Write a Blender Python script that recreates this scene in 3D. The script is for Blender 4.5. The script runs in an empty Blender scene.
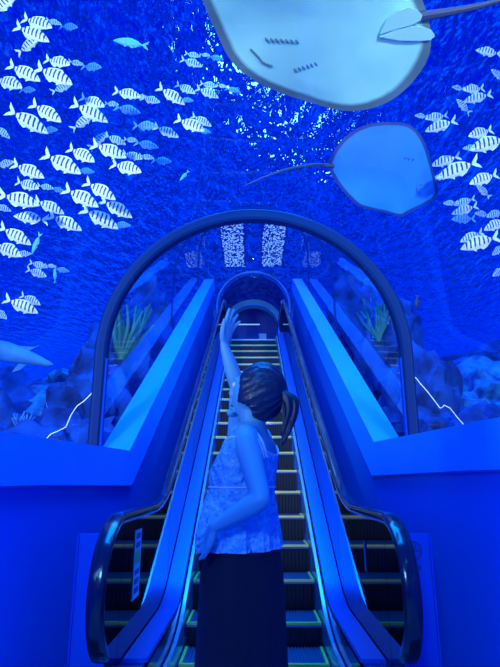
import bpy, bmesh, math, random
from mathutils import Vector, Matrix, noise
random.seed(7)
S = bpy.context.scene
COL = S.collection
PI = math.pi

# ------------------------------------------------------------------ camera
F = 520.0
PITCH = math.radians(15.55)
YAW = math.radians(0.386)
CAMLOC = Vector((0, 0, 1.28))
cd = bpy.data.cameras.new('camera')
cam = bpy.data.objects.new('camera', cd)
COL.objects.link(cam)
cam.location = CAMLOC
cam.rotation_euler = (PI/2 + PITCH, 0, YAW)
cd.sensor_fit = 'VERTICAL'
cd.sensor_height = 36.0
cd.lens = F/667*36.0
cd.clip_start = 0.02
cd.clip_end = 300
S.camera = cam
RM = cam.rotation_euler.to_matrix()
CR, CU, CF = RM @ Vector((1, 0, 0)), RM @ Vector((0, 1, 0)), RM @ Vector((0, 0, -1))

def at(px, py, z):
    return CAMLOC + CR*((px-250)/F*z) + CU*((333.5-py)/F*z) + CF*z

S.view_settings.view_transform = 'Standard'
S.view_settings.look = 'None'
S.view_settings.gamma = 1
S.view_settings.exposure = 0
S.view_settings.use_curve_mapping = False

# ------------------------------------------------------------------ helpers
def link(o, parent=None):
    COL.objects.link(o)
    if parent is not None:
        o.parent = parent
    return o

def tag(o, label=None, cat=None, group=None, kind=None):
    if label: o['label'] = label
    if cat: o['category'] = cat
    if group: o['group'] = group
    if kind: o['kind'] = kind
    return o

def mk(name, bm, mat, parent=None, smooth=True, loc=None):
    me = bpy.data.meshes.new(name)
    bmesh.ops.recalc_face_normals(bm, faces=bm.faces[:])
    if smooth:
        for f in bm.faces: f.smooth = True
        for e in bm.edges:
            if len(e.link_faces) == 2 and e.calc_face_angle(0) > math.radians(38):
                e.smooth = False
    bm.to_mesh(me); bm.free()
    for m in (mat if isinstance(mat, (list, tuple)) else [mat]):
        me.materials.append(m)
    o = bpy.data.objects.new(name, me)
    link(o, parent)
    if loc is not None: o.location = loc
    return o

def empty(name, loc=(0, 0, 0)):
    o = bpy.data.objects.new(name, None)
    o.empty_display_size = 0.1
    link(o); o.location = loc
    return o

def box(bm, x0, x1, y0, y1, z0, z1, mi=0):
    vs = [bm.verts.new(p) for p in ((x0,y0,z0),(x1,y0,z0),(x1,y1,z0),(x0,y1,z0),(x0,y0,z1),(x1,y0,z1),(x1,y1,z1),(x0,y1,z1))]
    for q in ((0,3,2,1),(4,5,6,7),(0,1,5,4),(1,2,6,5),(2,3,7,6),(3,0,4,7)):
        f = bm.faces.new([vs[i] for i in q]); f.material_index = mi

def loft(bm, rings, caps=True, closed=True, mi=0):
    vr = [[bm.verts.new(p) for p in r] for r in rings]
    n = len(rings[0])
    for a, b in zip(vr[:-1], vr[1:]):
        for i in range(n if closed else n-1):
            j = (i+1) % n
            f = bm.faces.new((a[i], a[j], b[j], b[i])); f.material_index = mi
    if caps and closed:
        f = bm.faces.new(vr[0][::-1]); f.material_index = mi
        f = bm.faces.new(vr[-1]); f.material_index = mi
    return vr

def tube(bm, pts, rad, n=12, flat=None, up=None, mi=0, dome=True):
    """pts: list of Vectors; rad: list of radii or (ra, rb)."""
    pts = [Vector(p) for p in pts]
    rings = []
    ref = Vector(up) if up is not None else None
    N = len(pts)
    prev = None
    for i, p in enumerate(pts):
        t = (pts[min(i+1, N-1)] - pts[max(i-1, 0)]).normalized()
        if ref is not None:
            a = ref - t*ref.dot(t)
        elif prev is None:
            q = Vector((0, 0, 1)) if abs(t.z) < 0.9 else Vector((1, 0, 0))
            a = q - t*q.dot(t)
        else:
            a = prev - t*prev.dot(t)
        a.normalize(); prev = a
        b = t.cross(a)
        r = rad[i] if isinstance(rad, (list, tuple)) else rad
        ra, rb = r if isinstance(r, (list, tuple)) else (r, r)
        rings.append([p + a*ra*math.cos(2*PI*k/n) + b*rb*math.sin(2*PI*k/n) for k in range(n)])
    return loft(bm, rings, True, True, mi)

def smooth_pts(pts, rad, sub=4):
    """Catmull-Rom through points and radii"""
    pts = [Vector(p) for p in pts]
    R = [Vector(r if isinstance(r, (list, tuple)) else (r, r)) for r in rad]
    op, orr = [], []
    n = len(pts)
    for i in range(n-1):
        for s in range(sub):
            t = s/sub
            def cr(A):
                p0, p1, p2, p3 = A[max(i-1,0)], A[i], A[i+1], A[min(i+2,n-1)]
                return 0.5*((2*p1)+(-p0+p2)*t+(2*p0-5*p1+4*p2-p3)*t*t+(-p0+3*p1-3*p2+p3)*t**3)
            op.append(cr(pts)); orr.append(tuple(max(v, 0.0005) for v in cr(R)))
    op.append(pts[-1]); orr.append(tuple(R[-1]))
    return op, orr

def fillet(pts, r, n=8):
    """round the corners of a (y,z) polyline"""
    out = [Vector(pts[0])]
    for i in range(1, len(pts)-1):
        p, a, b = Vector(pts[i]), Vector(pts[i-1]), Vector(pts[i+1])
        u, v = (a-p).normalized(), (b-p).normalized()
        ang = u.angle(v)
        d = r/math.tan(ang/2)
        s, e = p+u*d, p+v*d
        for k in range(n+1):
            t = k/n
            out.append(s*(1-t)**2 + p*2*t*(1-t) + e*t*t)
    out.append(Vector(pts[-1]))
    return out

# ------------------------------------------------------------------ materials
def nodes(name):
    m = bpy.data.materials.new(name); m.use_nodes = True
    nt = m.node_tree
    return m, nt, nt.nodes['Principled BSDF'], nt.nodes['Material Output']

def pb(name, col, rough=0.5, metal=0.0, noise_amt=0.0, nscale=8.0, bump=0.0, bscale=30.0, col2=None, spec=0.5, emis=None, estr=0.0, coat=0.0):
    m, nt, b, out = nodes(name)
    b.inputs['Base Color'].default_value = (*col, 1)
    b.inputs['Roughness'].default_value = rough
    b.inputs['Metallic'].default_value = metal
    b.inputs['Specular IOR Level'].default_value = spec
    b.inputs['Coat Weight'].default_value = coat
    if emis:
        b.inputs['Emission Color'].default_value = (*emis, 1)
        b.inputs['Emission Strength'].default_value = estr
    tc = nt.nodes.new('ShaderNodeTexCoord')
    if noise_amt or col2:
        nz = nt.nodes.new('ShaderNodeTexNoise'); nz.inputs['Scale'].default_value = nscale
        nz.inputs['Detail'].default_value = 5
        nt.links.new(tc.outputs['Object'], nz.inputs['Vector'])
        rp = nt.nodes.new('ShaderNodeValToRGB')
        rp.color_ramp.elements[0].position = 0.35; rp.color_ramp.elements[1].position = 0.65
        c2 = col2 if col2 else tuple(min(1, c*(1+noise_amt)) for c in col)
        rp.color_ramp.elements[0].color = (*col, 1); rp.color_ramp.elements[1].color = (*c2, 1)
        nt.links.new(nz.outputs['Fac'], rp.inputs['Fac'])
        nt.links.new(rp.outputs['Color'], b.inputs['Base Color'])
    if bump:
        n2 = nt.nodes.new('ShaderNodeTexNoise'); n2.inputs['Scale'].default_value = bscale
        n2.inputs['Detail'].default_value = 4
        nt.links.new(tc.outputs['Object'], n2.inputs['Vector'])
        bp = nt.nodes.new('ShaderNodeBump'); bp.inputs['Strength'].default_value = bump
        bp.inputs['Distance'].default_value = 0.05
        nt.links.new(n2.outputs['Fac'], bp.inputs['Height'])
        nt.links.new(bp.outputs['Normal'], b.inputs['Normal'])
    return m

def acrylic(name, tint, r0=0.04, k=0.96, bump=0.0, bscale=1.0, rough=0.01, power=5):
    m, nt, b, out = nodes(name)
    nt.nodes.remove(b)
    tr = nt.nodes.new('ShaderNodeBsdfTransparent'); tr.inputs['Color'].default_value = (*tint, 1)
    gl = nt.nodes.new('ShaderNodeBsdfGlossy'); gl.inputs['Roughness'].default_value = rough
    lw = nt.nodes.new('ShaderNodeLayerWeight'); lw.inputs['Blend'].default_value = 0.5
    pw = nt.nodes.new('ShaderNodeMath'); pw.operation = 'POWER'; pw.inputs[1].default_value = power
    ma = nt.nodes.new('ShaderNodeMath'); ma.operation = 'MULTIPLY_ADD'; ma.inputs[1].default_value = k; ma.inputs[2].default_value = r0
    mx = nt.nodes.new('ShaderNodeMixShader')
    nt.links.new(lw.outputs['Facing'], pw.inputs[0]); nt.links.new(pw.outputs[0], ma.inputs[0])
    nt.links.new(ma.outputs[0], mx.inputs[0]); nt.links.new(tr.outputs[0], mx.inputs[1]); nt.links.new(gl.outputs[0], mx.inputs[2])
    nt.links.new(mx.outputs[0], out.inputs['Surface'])
    if bump:
        tc = nt.nodes.new('ShaderNodeTexCoord')
        nz = nt.nodes.new('ShaderNodeTexNoise'); nz.inputs['Scale'].default_value = bscale
        nt.links.new(tc.outputs['Object'], nz.inputs['Vector'])
        bp = nt.nodes.new('ShaderNodeBump'); bp.inputs['Strength'].default_value = bump; bp.inputs['Distance'].default_value = 0.1
        nt.links.new(nz.outputs['Fac'], bp.inputs['Height'])
        nt.links.new(bp.outputs['Normal'], gl.inputs['Normal'])
    return m

M = {}
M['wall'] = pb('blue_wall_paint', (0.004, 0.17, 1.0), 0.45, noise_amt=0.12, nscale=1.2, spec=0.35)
M['cap'] = pb('lit_cap', (0.006, 0.30, 0.95), 0.4, noise_amt=0.08, nscale=3)  # lighter than the wall: overhead light put into the top's colour
M['fascia'] = pb('lit_fascia', (0.008, 0.28, 1.0), 0.4, noise_amt=0.1, nscale=2)  # light falling on the fascia put into its paler tone
M['acrylic'] = acrylic('tunnel_acrylic', (0.97, 0.99, 1.0), 0.035, 0.65, 0.05, 0.8)
M['ring'] = pb('ring_steel', (0.0, 0.028, 0.14), 0.6, 0.0, spec=0.12)
M['ring_light'] = pb('ring_edge', (0.15, 0.35, 0.75), 0.4, 0.2)
M['teal'] = pb('teal_band', (0.10, 0.42, 0.50), 0.5)
M['floor'] = pb('landing_floor', (0.10, 0.14, 0.22), 0.35, noise_amt=0.5, nscale=20)
M['steel'] = pb('brushed_steel', (0.02, 0.22, 0.92), 0.34, 0.7, bump=0.05, bscale=60)
M['skirt'] = pb('skirt_steel', (0.40, 0.72, 1.0), 0.22, 0.7)
M['darkpanel'] = pb('dark_panel', (0.03, 0.08, 0.22), 0.12, 0.2)
M['balglass'] = acrylic('balustrade_glass', (0.05, 0.08, 0.20), 0.08, 0.50, rough=0.0, power=2.5)
M['rubber'] = pb('handrail_rubber', (0.012, 0.014, 0.04), 0.18, 0.0, spec=0.7, coat=0.6)
M['railguide'] = pb('rail_guide', (0.5, 0.55, 0.8), 0.25, 0.9)
M['stepdark'] = pb('step_dark', (0.004, 0.006, 0.014), 0.6, 0.0)
M['tread'] = pb('tread_metal', (0.16, 0.26, 0.46), 0.3, 0.7)
M['nosing'] = pb('nosing_yellow', (1.0, 0.75, 0.12), 0.4)
M['sign'] = pb('sticker_white', (0.75, 0.85, 0.95), 0.5)
M['signgreen'] = pb('sticker_green', (0.25, 0.85, 0.15), 0.5)
M['signblue'] = pb('sticker_blue', (0.05, 0.12, 0.35), 0.5)
M['sidepanel'] = pb('side_panel', (0.004, 0.15, 0.95), 0.4, coat=0.2)
M['innerdark'] = pb('dark_blue_ceiling', (0.0, 0.03, 0.55), 0.15, 0.0, col2=(0.03, 0.25, 0.9), nscale=5, bump=1.0, bscale=3.5)  # paler noise tone stands in for rippling reflections
M['backwall'] = pb('back_wall', (0.03, 0.08, 0.40), 0.4)
M['rock'] = pb('reef_rock', (0.002, 0.012, 0.09), 0.9, col2=(0.008, 0.09, 0.34), nscale=2.5, bump=0.8, bscale=6)
M['rock2'] = pb('reef_rock_pale', (0.003, 0.03, 0.16), 0.9, col2=(0.03, 0.30, 0.50), nscale=4, bump=0.8, bscale=9)
M['sand'] = pb('sand', (0.10, 0.20, 0.32), 0.9, noise_amt=0.5, nscale=1.5, bump=0.3, bscale=4)
M['coral'] = pb('coral', (0.05, 0.22, 0.55), 0.8, col2=(0.15, 0.45, 0.65), nscale=9, bump=0.6, bscale=20)
M['kelp'] = pb('kelp', (0.03, 0.16, 0.10), 0.6, noise_amt=0.8, nscale=5)
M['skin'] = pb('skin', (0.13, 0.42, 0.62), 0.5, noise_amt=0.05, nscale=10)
M['camisole'] = pb('camisole_cloth', (0.12, 0.48, 0.98), 0.8, col2=(0.38, 0.80, 1.0), nscale=38, bump=0.7, bscale=45)
M['strap'] = pb('strap_pale', (0.8, 0.9, 1.0), 0.6)
M['skirtcloth'] = pb('skirt_cloth', (0.006, 0.007, 0.03), 0.9, bump=0.1, bscale=50)
M['eye'] = pb('eye', (0.8, 0.85, 0.9), 0.2)
M['black'] = pb('black', (0.005, 0.005, 0.01), 0.3)
M['shoe'] = pb('shoe', (0.5, 0.5, 0.6), 0.5)
M['lampon'] = pb('lamp_lit', (1, 1, 1), 0.5, emis=(0.30, 0.80, 1.0), estr=5)
M['roomlamp'] = pb('room_lamp_lit', (1, 1, 1), 0.5, emis=(0.25, 0.5, 1.0), estr=0.9)
M['reflection'] = pb('reflection_glow', (1, 1, 1), 0.5, emis=(0.40, 0.62, 1.0), estr=0.8)
M['shimmer_back'] = pb('shimmer_backing', (0.01, 0.12, 0.7), 0.6)
M['diode'] = pb('fleck_glow', (1, 1, 1), 0.5, emis=(0.20, 0.48, 1.0), estr=0.8)  # no diodes: glow of the flecks added as crown shimmer
M['post'] = pb('post', (0.0, 0.06, 0.4), 0.7, spec=0.1)
M['darkfish'] = pb('dark_fish', (0.01, 0.02, 0.08), 0.5)
M['cyanfish'] = pb('cyan_fish', (0.12, 0.62, 0.75), 0.5, col2=(0.2, 0.75, 0.85), nscale=12)
M['shark'] = pb('shark_skin', (0.05, 0.22, 0.48), 0.6, col2=(0.08, 0.32, 0.58), nscale=4)

def hair_mat():
    m, nt, b, out = nodes('hair')
    tc = nt.nodes.new('ShaderNodeTexCoord')
    mp = nt.nodes.new('ShaderNodeMapping'); mp.inputs['Scale'].default_value = (60, 60, 5)
    nz = nt.nodes.new('ShaderNodeTexNoise'); nz.inputs['Scale'].default_value = 2.0
    nt.links.new(tc.outputs['Object'], mp.inputs[0]); nt.links.new(mp.outputs[0], nz.inputs['Vector'])
    rp = nt.nodes.new('ShaderNodeValToRGB')
    rp.color_ramp.elements[0].color = (0.004, 0.008, 0.03, 1); rp.color_ramp.elements[1].color = (0.02, 0.045, 0.13, 1)
    nt.links.new(nz.outputs['Fac'], rp.inputs[0]); nt.links.new(rp.outputs[0], b.inputs['Base Color'])
    b.inputs['Roughness'].default_value = 0.38
    bp = nt.nodes.new('ShaderNodeBump'); bp.inputs['Strength'].default_value = 0.5; bp.inputs['Distance'].default_value = 0.004
    nt.links.new(nz.outputs['Fac'], bp.inputs['Height']); nt.links.new(bp.outputs[0], b.inputs['Normal'])
    return m
M['hair'] = hair_mat()

def fish_mat(name, pale, bar, fade=0.0):
    """pale silver body with narrow dark bars across it (object space: x nose +, tail -)"""
    m, nt, b, out = nodes(name)
    tc = nt.nodes.new('ShaderNodeTexCoord')
    nz = nt.nodes.new('ShaderNodeTexNoise'); nz.inputs['Scale'].default_value = 5
    nt.links.new(tc.outputs['Object'], nz.inputs['Vector'])
    sp = nt.nodes.new('ShaderNodeSeparateXYZ'); nt.links.new(tc.outputs['Object'], sp.inputs[0])
    # bars lean a little
    a1 = nt.nodes.new('ShaderNodeMath'); a1.operation = 'MULTIPLY_ADD'; a1.inputs[1].default_value = 0.22
    nt.links.new(sp.outputs['Z'], a1.inputs[0]); nt.links.new(sp.outputs['X'], a1.inputs[2])
    a2 = nt.nodes.new('ShaderNodeMath'); a2.operation = 'MULTIPLY_ADD'; a2.inputs[1].default_value = 0.05
    nt.links.new(nz.outputs['Fac'], a2.inputs[0]); nt.links.new(a1.outputs[0], a2.inputs[2])
    a3 = nt.nodes.new('ShaderNodeMath'); a3.operation = 'MULTIPLY'; a3.inputs[1].default_value = 2*PI*8.6
    nt.links.new(a2.outputs[0], a3.inputs[0])
    a4 = nt.nodes.new('ShaderNodeMath'); a4.operation = 'SINE'; nt.links.new(a3.outputs[0], a4.inputs[0])
    a5 = nt.nodes.new('ShaderNodeMath'); a5.operation = 'GREATER_THAN'; a5.inputs[1].default_value = 0.38
    nt.links.new(a4.outputs[0], a5.inputs[0])
    # bars stop before the belly and the snout
    zz = nt.nodes.new('ShaderNodeMath'); zz.operation = 'GREATER_THAN'; zz.inputs[1].default_value = -0.07
    nt.links.new(sp.outputs['Z'], zz.inputs[0])
    xx = nt.nodes.new('ShaderNodeMath'); xx.operation = 'LESS_THAN'; xx.inputs[1].default_value = 0.36
    nt.links.new(sp.outputs['X'], xx.inputs[0])
    m1 = nt.nodes.new('ShaderNodeMath'); m1.operation = 'MULTIPLY'
    m2 = nt.nodes.new('ShaderNodeMath'); m2.operation = 'MULTIPLY'
    nt.links.new(zz.outputs[0], m1.inputs[0]); nt.links.new(xx.outputs[0], m1.inputs[1])
    nt.links.new(m1.outputs[0], m2.inputs[0]); nt.links.new(a5.outputs[0], m2.inputs[1])
    mx = nt.nodes.new('ShaderNodeMix'); mx.data_type = 'RGBA'
    mx.inputs[6].default_value = (*pale, 1); mx.inputs[7].default_value = (*bar, 1)
    nt.links.new(m2.outputs[0], mx.inputs[0]); nt.links.new(mx.outputs[2], b.inputs['Base Color'])
    b.inputs['Roughness'].default_value = 0.45
    return m
M['fish'] = fish_mat('barred_fish', (0.92, 0.94, 0.97), (0.015, 0.02, 0.10))
M['fishfin'] = pb('fish_fin', (0.85, 0.92, 0.97), 0.5)
M['fishb'] = fish_mat('water_veiled_fish', (0.22, 0.52, 0.88), (0.04, 0.14, 0.5))  # far copy: blue veil of distant water put into body and fin colour
M['fishfinb'] = pb('water_veiled_fin', (0.22, 0.52, 0.88), 0.5)

def ray_mat(name, belly, back, rim, rimw):
    """pale underside with grey-brown rim; x,y local, unit disc stored in UV-free object space attribute"""
    m, nt, b, out = nodes(name)
    at_ = nt.nodes.new('ShaderNodeAttribute'); at_.attribute_name = 'rimd'
    tc = nt.nodes.new('ShaderNodeTexCoord')
    nz = nt.nodes.new('ShaderNodeTexNoise'); nz.inputs['Scale'].default_value = 6; nz.inputs['Detail'].default_value = 6
    nt.links.new(tc.outputs['Object'], nz.inputs['Vector'])
    ad = nt.nodes.new('ShaderNodeMath'); ad.operation = 'MULTIPLY_ADD'; ad.inputs[1].default_value = 0.05
    nt.links.new(nz.outputs['Fac'], ad.inputs[0]); nt.links.new(at_.outputs['Fac'], ad.inputs[2])
    rp = nt.nodes.new('ShaderNodeValToRGB')
    e = rp.color_ramp.elements
    e[0].position = 1.0 - rimw; e[0].color = (*belly, 1)
    e[1].position = min(0.999, 1.0 - rimw*0.5); e[1].color = (*rim, 1)
    nt.links.new(ad.outputs[0], rp.inputs[0])
    mot = nt.nodes.new('ShaderNodeMix'); mot.data_type = 'RGBA'; mot.blend_type = 'MULTIPLY'
    r2 = nt.nodes.new('ShaderNodeValToRGB'); r2.color_ramp.elements[0].position = 0.3; r2.color_ramp.elements[1].position = 0.7
    r2.color_ramp.elements[0].color = (0.72, 0.82, 0.9, 1); r2.color_ramp.elements[1].color = (1, 1, 1, 1)
    n2 = nt.nodes.new('ShaderNodeTexNoise'); n2.inputs['Scale'].default_value = 3
    nt.links.new(tc.outputs['Object'], n2.inputs['Vector']); nt.links.new(n2.outputs['Fac'], r2.inputs[0])
    mot.inputs[0].default_value = 0.8
    nt.links.new(rp.outputs[0], mot.inputs[6]); nt.links.new(r2.outputs[0], mot.inputs[7])
    nt.links.new(mot.outputs[2], b.inputs['Base Color'])
    b.inputs['Roughness'].default_value = 0.55
    return m
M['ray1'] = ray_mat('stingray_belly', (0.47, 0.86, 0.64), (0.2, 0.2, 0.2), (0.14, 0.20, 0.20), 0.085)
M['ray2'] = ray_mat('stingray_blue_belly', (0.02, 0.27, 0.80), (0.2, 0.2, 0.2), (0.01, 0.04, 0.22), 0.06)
M['raydark'] = pb('ray_dark', (0.05, 0.06, 0.12), 0.6)
M['raygill'] = pb('ray_gill', (0.10, 0.22, 0.30), 0.6)
M['rayfin'] = pb('ray_fin', (0.42, 0.72, 0.74), 0.5)

# ------------------------------------------------------------------ heights along the escalator
SL = math.tan(math.radians(30))
def nose(d): return -2.337 + SL*d

def cen(d):                      # height of tunnel axis and its radius
    if d <= 4.29: return 2.29, 1.37 + 0.06*(4.29-d)
    if d <= 11.6: return 2.29 + SL*(d-4.29), 1.37
    t = min(1, (d-11.6)/4.5)
    return 6.51 + 0.17*t, 1.37 - 0.19*t

def arch_pts(d, grow=-0.05, n=40, a0=-4, low=0.80):
    c, R = cen(d); R += grow
    pts = [(R*math.cos(math.radians(a0)), c-low)]
    for k in range(n+1):
        a = math.radians(a0 + (180-2*a0)*k/n)
        pts.append((R*math.cos(a), c + R*math.sin(a)))
    pts.append((-R*math.cos(math.radians(a0)), c-low))
    return pts

def ring_obj(name, d, th, dep, mat, c=None, R=None, a0=-25, low=0.8, n=48, tilt=0.0, grow=0.0):
    if c is None: c, R = cen(d)
    R += grow
    path = [(R*math.cos(math.radians(a0)), c-low)]
    for k in range(n+1):
        a = math.radians(a0 + (180-2*a0)*k/n)
        path.append((R*math.cos(a), c+R*math.sin(a)))
    path.append((-R*math.cos(math.radians(a0)), c-low))
    bm = bmesh.new(); rings = []
    for i, (x, z) in enumerate(path):
        if i == 0 or i == len(path)-1: nx, nz = (1 if x > 0 else -1), 0
        else:
            l = math.hypot(x, z-c); nx, nz = x/l, (z-c)/l
        o, q = th/2, dep/2; e = min(o, q)*0.35
        rings.append([Vector((x+nx*r, d+y, z+nz*r)) for r, y in ((-o, -q+e), (-o+e, -q), (o-e, -q), (o, -q+e), (o, q-e), (o-e, q), (-o+e, q), (-o, q-e))])
    loft(bm, rings, True, True)
    return tag(mk(name, bm, mat), kind='structure')

# ------------------------------------------------------------------ world / water
w = bpy.data.worlds.new('world'); S.world = w; w.use_nodes = True
wn = w.node_tree; bg = wn.nodes['Background']
tc = wn.nodes.new('ShaderNodeTexCoord')
mp = wn.nodes.new('ShaderNodeMapping'); mp.inputs['Rotation'].default_value = (0.3, 0.6, 0.2); mp.inputs['Scale'].default_value = (1.0, 1.0, 2.6)
nz = wn.nodes.new('ShaderNodeTexNoise'); nz.inputs['Scale'].default_value = 2.2; nz.inputs['Detail'].default_value = 6; nz.inputs['Distortion'].default_value = 1.0
wn.links.new(tc.outputs['Generated'], mp.inputs[0]); wn.links.new(mp.outputs[0], nz.inputs['Vector'])
rp = wn.nodes.new('ShaderNodeValToRGB')
e = rp.color_ramp.elements
e[0].position = 0.44; e[0].color = (0.0, 0.0, 0.50, 1)
e[1].position = 0.64; e[1].color = (0.0, 0.12, 1.0, 1)  # paler streaks: caustic light put into the background colour
wn.links.new(nz.outputs['Fac'], rp.inputs[0]); wn.links.new(rp.outputs[0], bg.inputs['Color'])
bg.inputs['Strength'].default_value = 1.2

def water_mat():
    m, nt, b, out = nodes('tank_water'); nt.nodes.remove(b)
    ab = nt.nodes.new('ShaderNodeVolumeAbsorption'); ab.inputs['Color'].default_value = (0.1, 0.62, 0.93, 1); ab.inputs['Density'].default_value = 0.07
    em = nt.nodes.new('ShaderNodeEmission'); em.inputs['Color'].default_value = (0.0, 0.05, 1.0, 1); em.inputs['Strength'].default_value = 0.012  # glow put in for blue light scattered by the water
    ad = nt.nodes.new('ShaderNodeAddShader')
    nt.links.new(ab.outputs[0], ad.inputs[0]); nt.links.new(em.outputs[0], ad.inputs[1])
    nt.links.new(ad.outputs[0], out.inputs['Volume'])
    return m
bm = bmesh.new()
X0, X1, Y0, Y1, Z0, Z1 = -13, 13, -4.5, 26, 0.03, 10.9
vs = [bm.verts.new(p) for p in ((X0,Y0,Z0),(X1,Y0,Z0),(X1,Y1,Z0),(X0,Y1,Z0),(X0,Y0,Z1),(X1,Y0,Z1),(X1,Y1,Z1),(X0,Y1,Z1))]
for q in ((0,3,2,1),(4,5,6,7),(0,1,5,4),(1,2,6,5),(2,3,7,6),(3,0,4,7)): bm.faces.new([vs[i] for i in q])
rings = []
for d in (-4.0, 0, 4.29, 7.9, 11.6, 16.1, 20.5):
    c, R = cen(d)
    pr = arch_pts(d, 0.0, low=0.7)
    zb = 0.08
    pr = [(pr[0][0], zb)] + pr + [(pr[-1][0], zb)]
    rings.append([Vector((x, d, z)) for x, z in pr])
vr = [[bm.verts.new(p) for p in r] for r in rings]
nn = len(vr[0])
for a, b_ in zip(vr[:-1], vr[1:]):
    for i in range(nn):
        j = (i+1) % nn; bm.faces.new((a[i], b_[i], b_[j], a[j]))
bm.faces.new(vr[0]); bm.faces.new(vr[-1][::-1])
me = bpy.data.meshes.new('water'); bm.normal_update()
# void shell must face into the tunnel
void = [f for f in bm.faces if f.index == -1 or True][6:]
f0 = void[0]
if (f0.calc_center_median().x) * f0.normal.x > 0:
    bmesh.ops.reverse_faces(bm, faces=void)
bm.to_mesh(me); bm.free(); me.materials.append(water_mat())
wo = bpy.data.objects.new('water', me); link(wo)
tag(wo, 'clear blue sea water filling the tank around the tunnel', 'water', kind='stuff')

# rippled surface of the water, lamps hang above it
def surface_mat():
    m, nt, b, out = nodes('water_surface'); nt.nodes.remove(b)
    g = nt.nodes.new('ShaderNodeBsdfGlass'); g.inputs['IOR'].default_value = 1.33; g.inputs['Roughness'].default_value = 0.0
    nt.links.new(g.outputs[0], out.inputs['Surface'])
    tcn = nt.nodes.new('ShaderNodeTexCoord')
    mpn = nt.nodes.new('ShaderNodeMapping'); mpn.inputs['Scale'].default_value = (1.2, 0.5, 1)
    nzn = nt.nodes.new('ShaderNodeTexNoise'); nzn.inputs['Scale'].default_value = 2.2; nzn.inputs['Detail'].default_value = 2.5; nzn.inputs['Roughness'].default_value = 0.5
    bp = nt.nodes.new('ShaderNodeBump'); bp.inputs['Strength'].default_value = 1.0; bp.inputs['Distance'].default_value = 0.55
    nt.links.new(tcn.outputs['Object'], mpn.inputs[0]); nt.links.new(mpn.outputs[0], nzn.inputs['Vector'])
    nt.links.new(nzn.outputs['Fac'], bp.inputs['Height']); nt.links.new(bp.outputs[0], g.inputs['Normal'])
    return m
bm = bmesh.new()
vs = [bm.verts.new(p) for p in ((-40,-10,11.0),(40,-10,11.0),(40,60,11.0),(-40,60,11.0))]
bm.faces.new(vs)
o = mk('water_surface', bm, surface_mat(), smooth=False)
tag(o, 'rippled water surface of the tank seen from below', 'water', kind='stuff')

# ------------------------------------------------------------------ tank floor, landing floor
bm = bmesh.new(); box(bm, -30, 30, -10, 50, -0.5, -0.02)
tag(mk('ground', bm, M['sand'], smooth=False), kind='structure')
bm = bmesh.new(); box(bm, -1.05, 1.05, -3.8, 3.45, -0.018, 0.0)
tag(mk('floor', bm, M['floor'], smooth=False), kind='structure')

# ------------------------------------------------------------------ side walls (parapets)
def wall(side, level, name):
    dk = (level + 0.982)/SL
    st = [-3.8, 1.0, 2.9, dk, 8.0, 12.4]
    rings = []; 
    for d in st:
        if d <= dk + 1e-6: top = level; fl = 0.117*(dk-d) if d > -1 else 0.117*(dk+1); drop = 0.25
        else: top = level + SL*(d-dk); fl = 0; drop = 0.30
        if abs(d-dk) < 1e-6: drop = 0.27
        bot = 0.0 if d <= dk else max(0.0, nose(d)-0.5)
        wi, wo_ = 1.0+fl, 1.235+fl*0.6
        wo_ = max(wo_, wi+0.12)
        prof = [(wo_, top), (wi, top), (wi-0.035, top-drop), (wi+0.0, top-drop-0.015), (wi+0.0, bot), (wo_, bot)]
        rings.append([Vector((side*x, d, z)) for x, z in prof])
    bm = bmesh.new()
    vr = [[bm.verts.new(p) for p in r] for r in rings]
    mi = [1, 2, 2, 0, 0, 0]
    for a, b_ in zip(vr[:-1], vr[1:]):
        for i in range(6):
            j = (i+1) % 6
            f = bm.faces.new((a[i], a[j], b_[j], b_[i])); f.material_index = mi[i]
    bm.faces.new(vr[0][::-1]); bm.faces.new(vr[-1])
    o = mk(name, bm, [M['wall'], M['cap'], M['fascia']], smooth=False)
    tag(o, kind='structure')
    return o
wall(-1, 1.495, 'wall_left'); wall(1, 1.57, 'wall_right')

# ------------------------------------------------------------------ acrylic tunnel
def tunnel(name, ds):
    bm = bmesh.new()
    loft(bm, [[Vector((x, d, z)) for x, z in arch_pts(d)] for d in ds], caps=False, closed=False)
    return tag(mk(name, bm, M['acrylic']), kind='structure')
tunnel('window_1', [-3.8, -2, 0, 2.2, 4.2])
tunnel('window_2', [4.38, 8, 11.6])
tunnel('window_3', [11.6, 13.8, 16.05])
ring_obj('trim_1', 4.31, 0.10, 0.12, M['ring'], low=0.95, a0=-4, grow=-0.075)
for nm_, s_ in (('trim_8', -1), ('trim_9', 1)):
    bm = bmesh.new(); box(bm, s_*1.232-0.008, s_*1.232+0.008, 4.25, 4.29, 1.48, 2.25); tag(mk(nm_, bm, M['post'], smooth=False), kind='structure')
ring_obj('trim_2', 16.1, 0.07, 0.14, M['ring_light'], low=1.5)
ring_obj('trim_3', 11.6, 0.02, 0.05, M['ring'], a0=-4, grow=-0.06)
ring_obj('trim_4', 8.0, 0.012, 0.03, M['ring'], a0=-4, grow=-0.06)
ring_obj('trim_5', 1.6, 0.006, 0.012, M['ring'], a0=-4, grow=-0.06)
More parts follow.
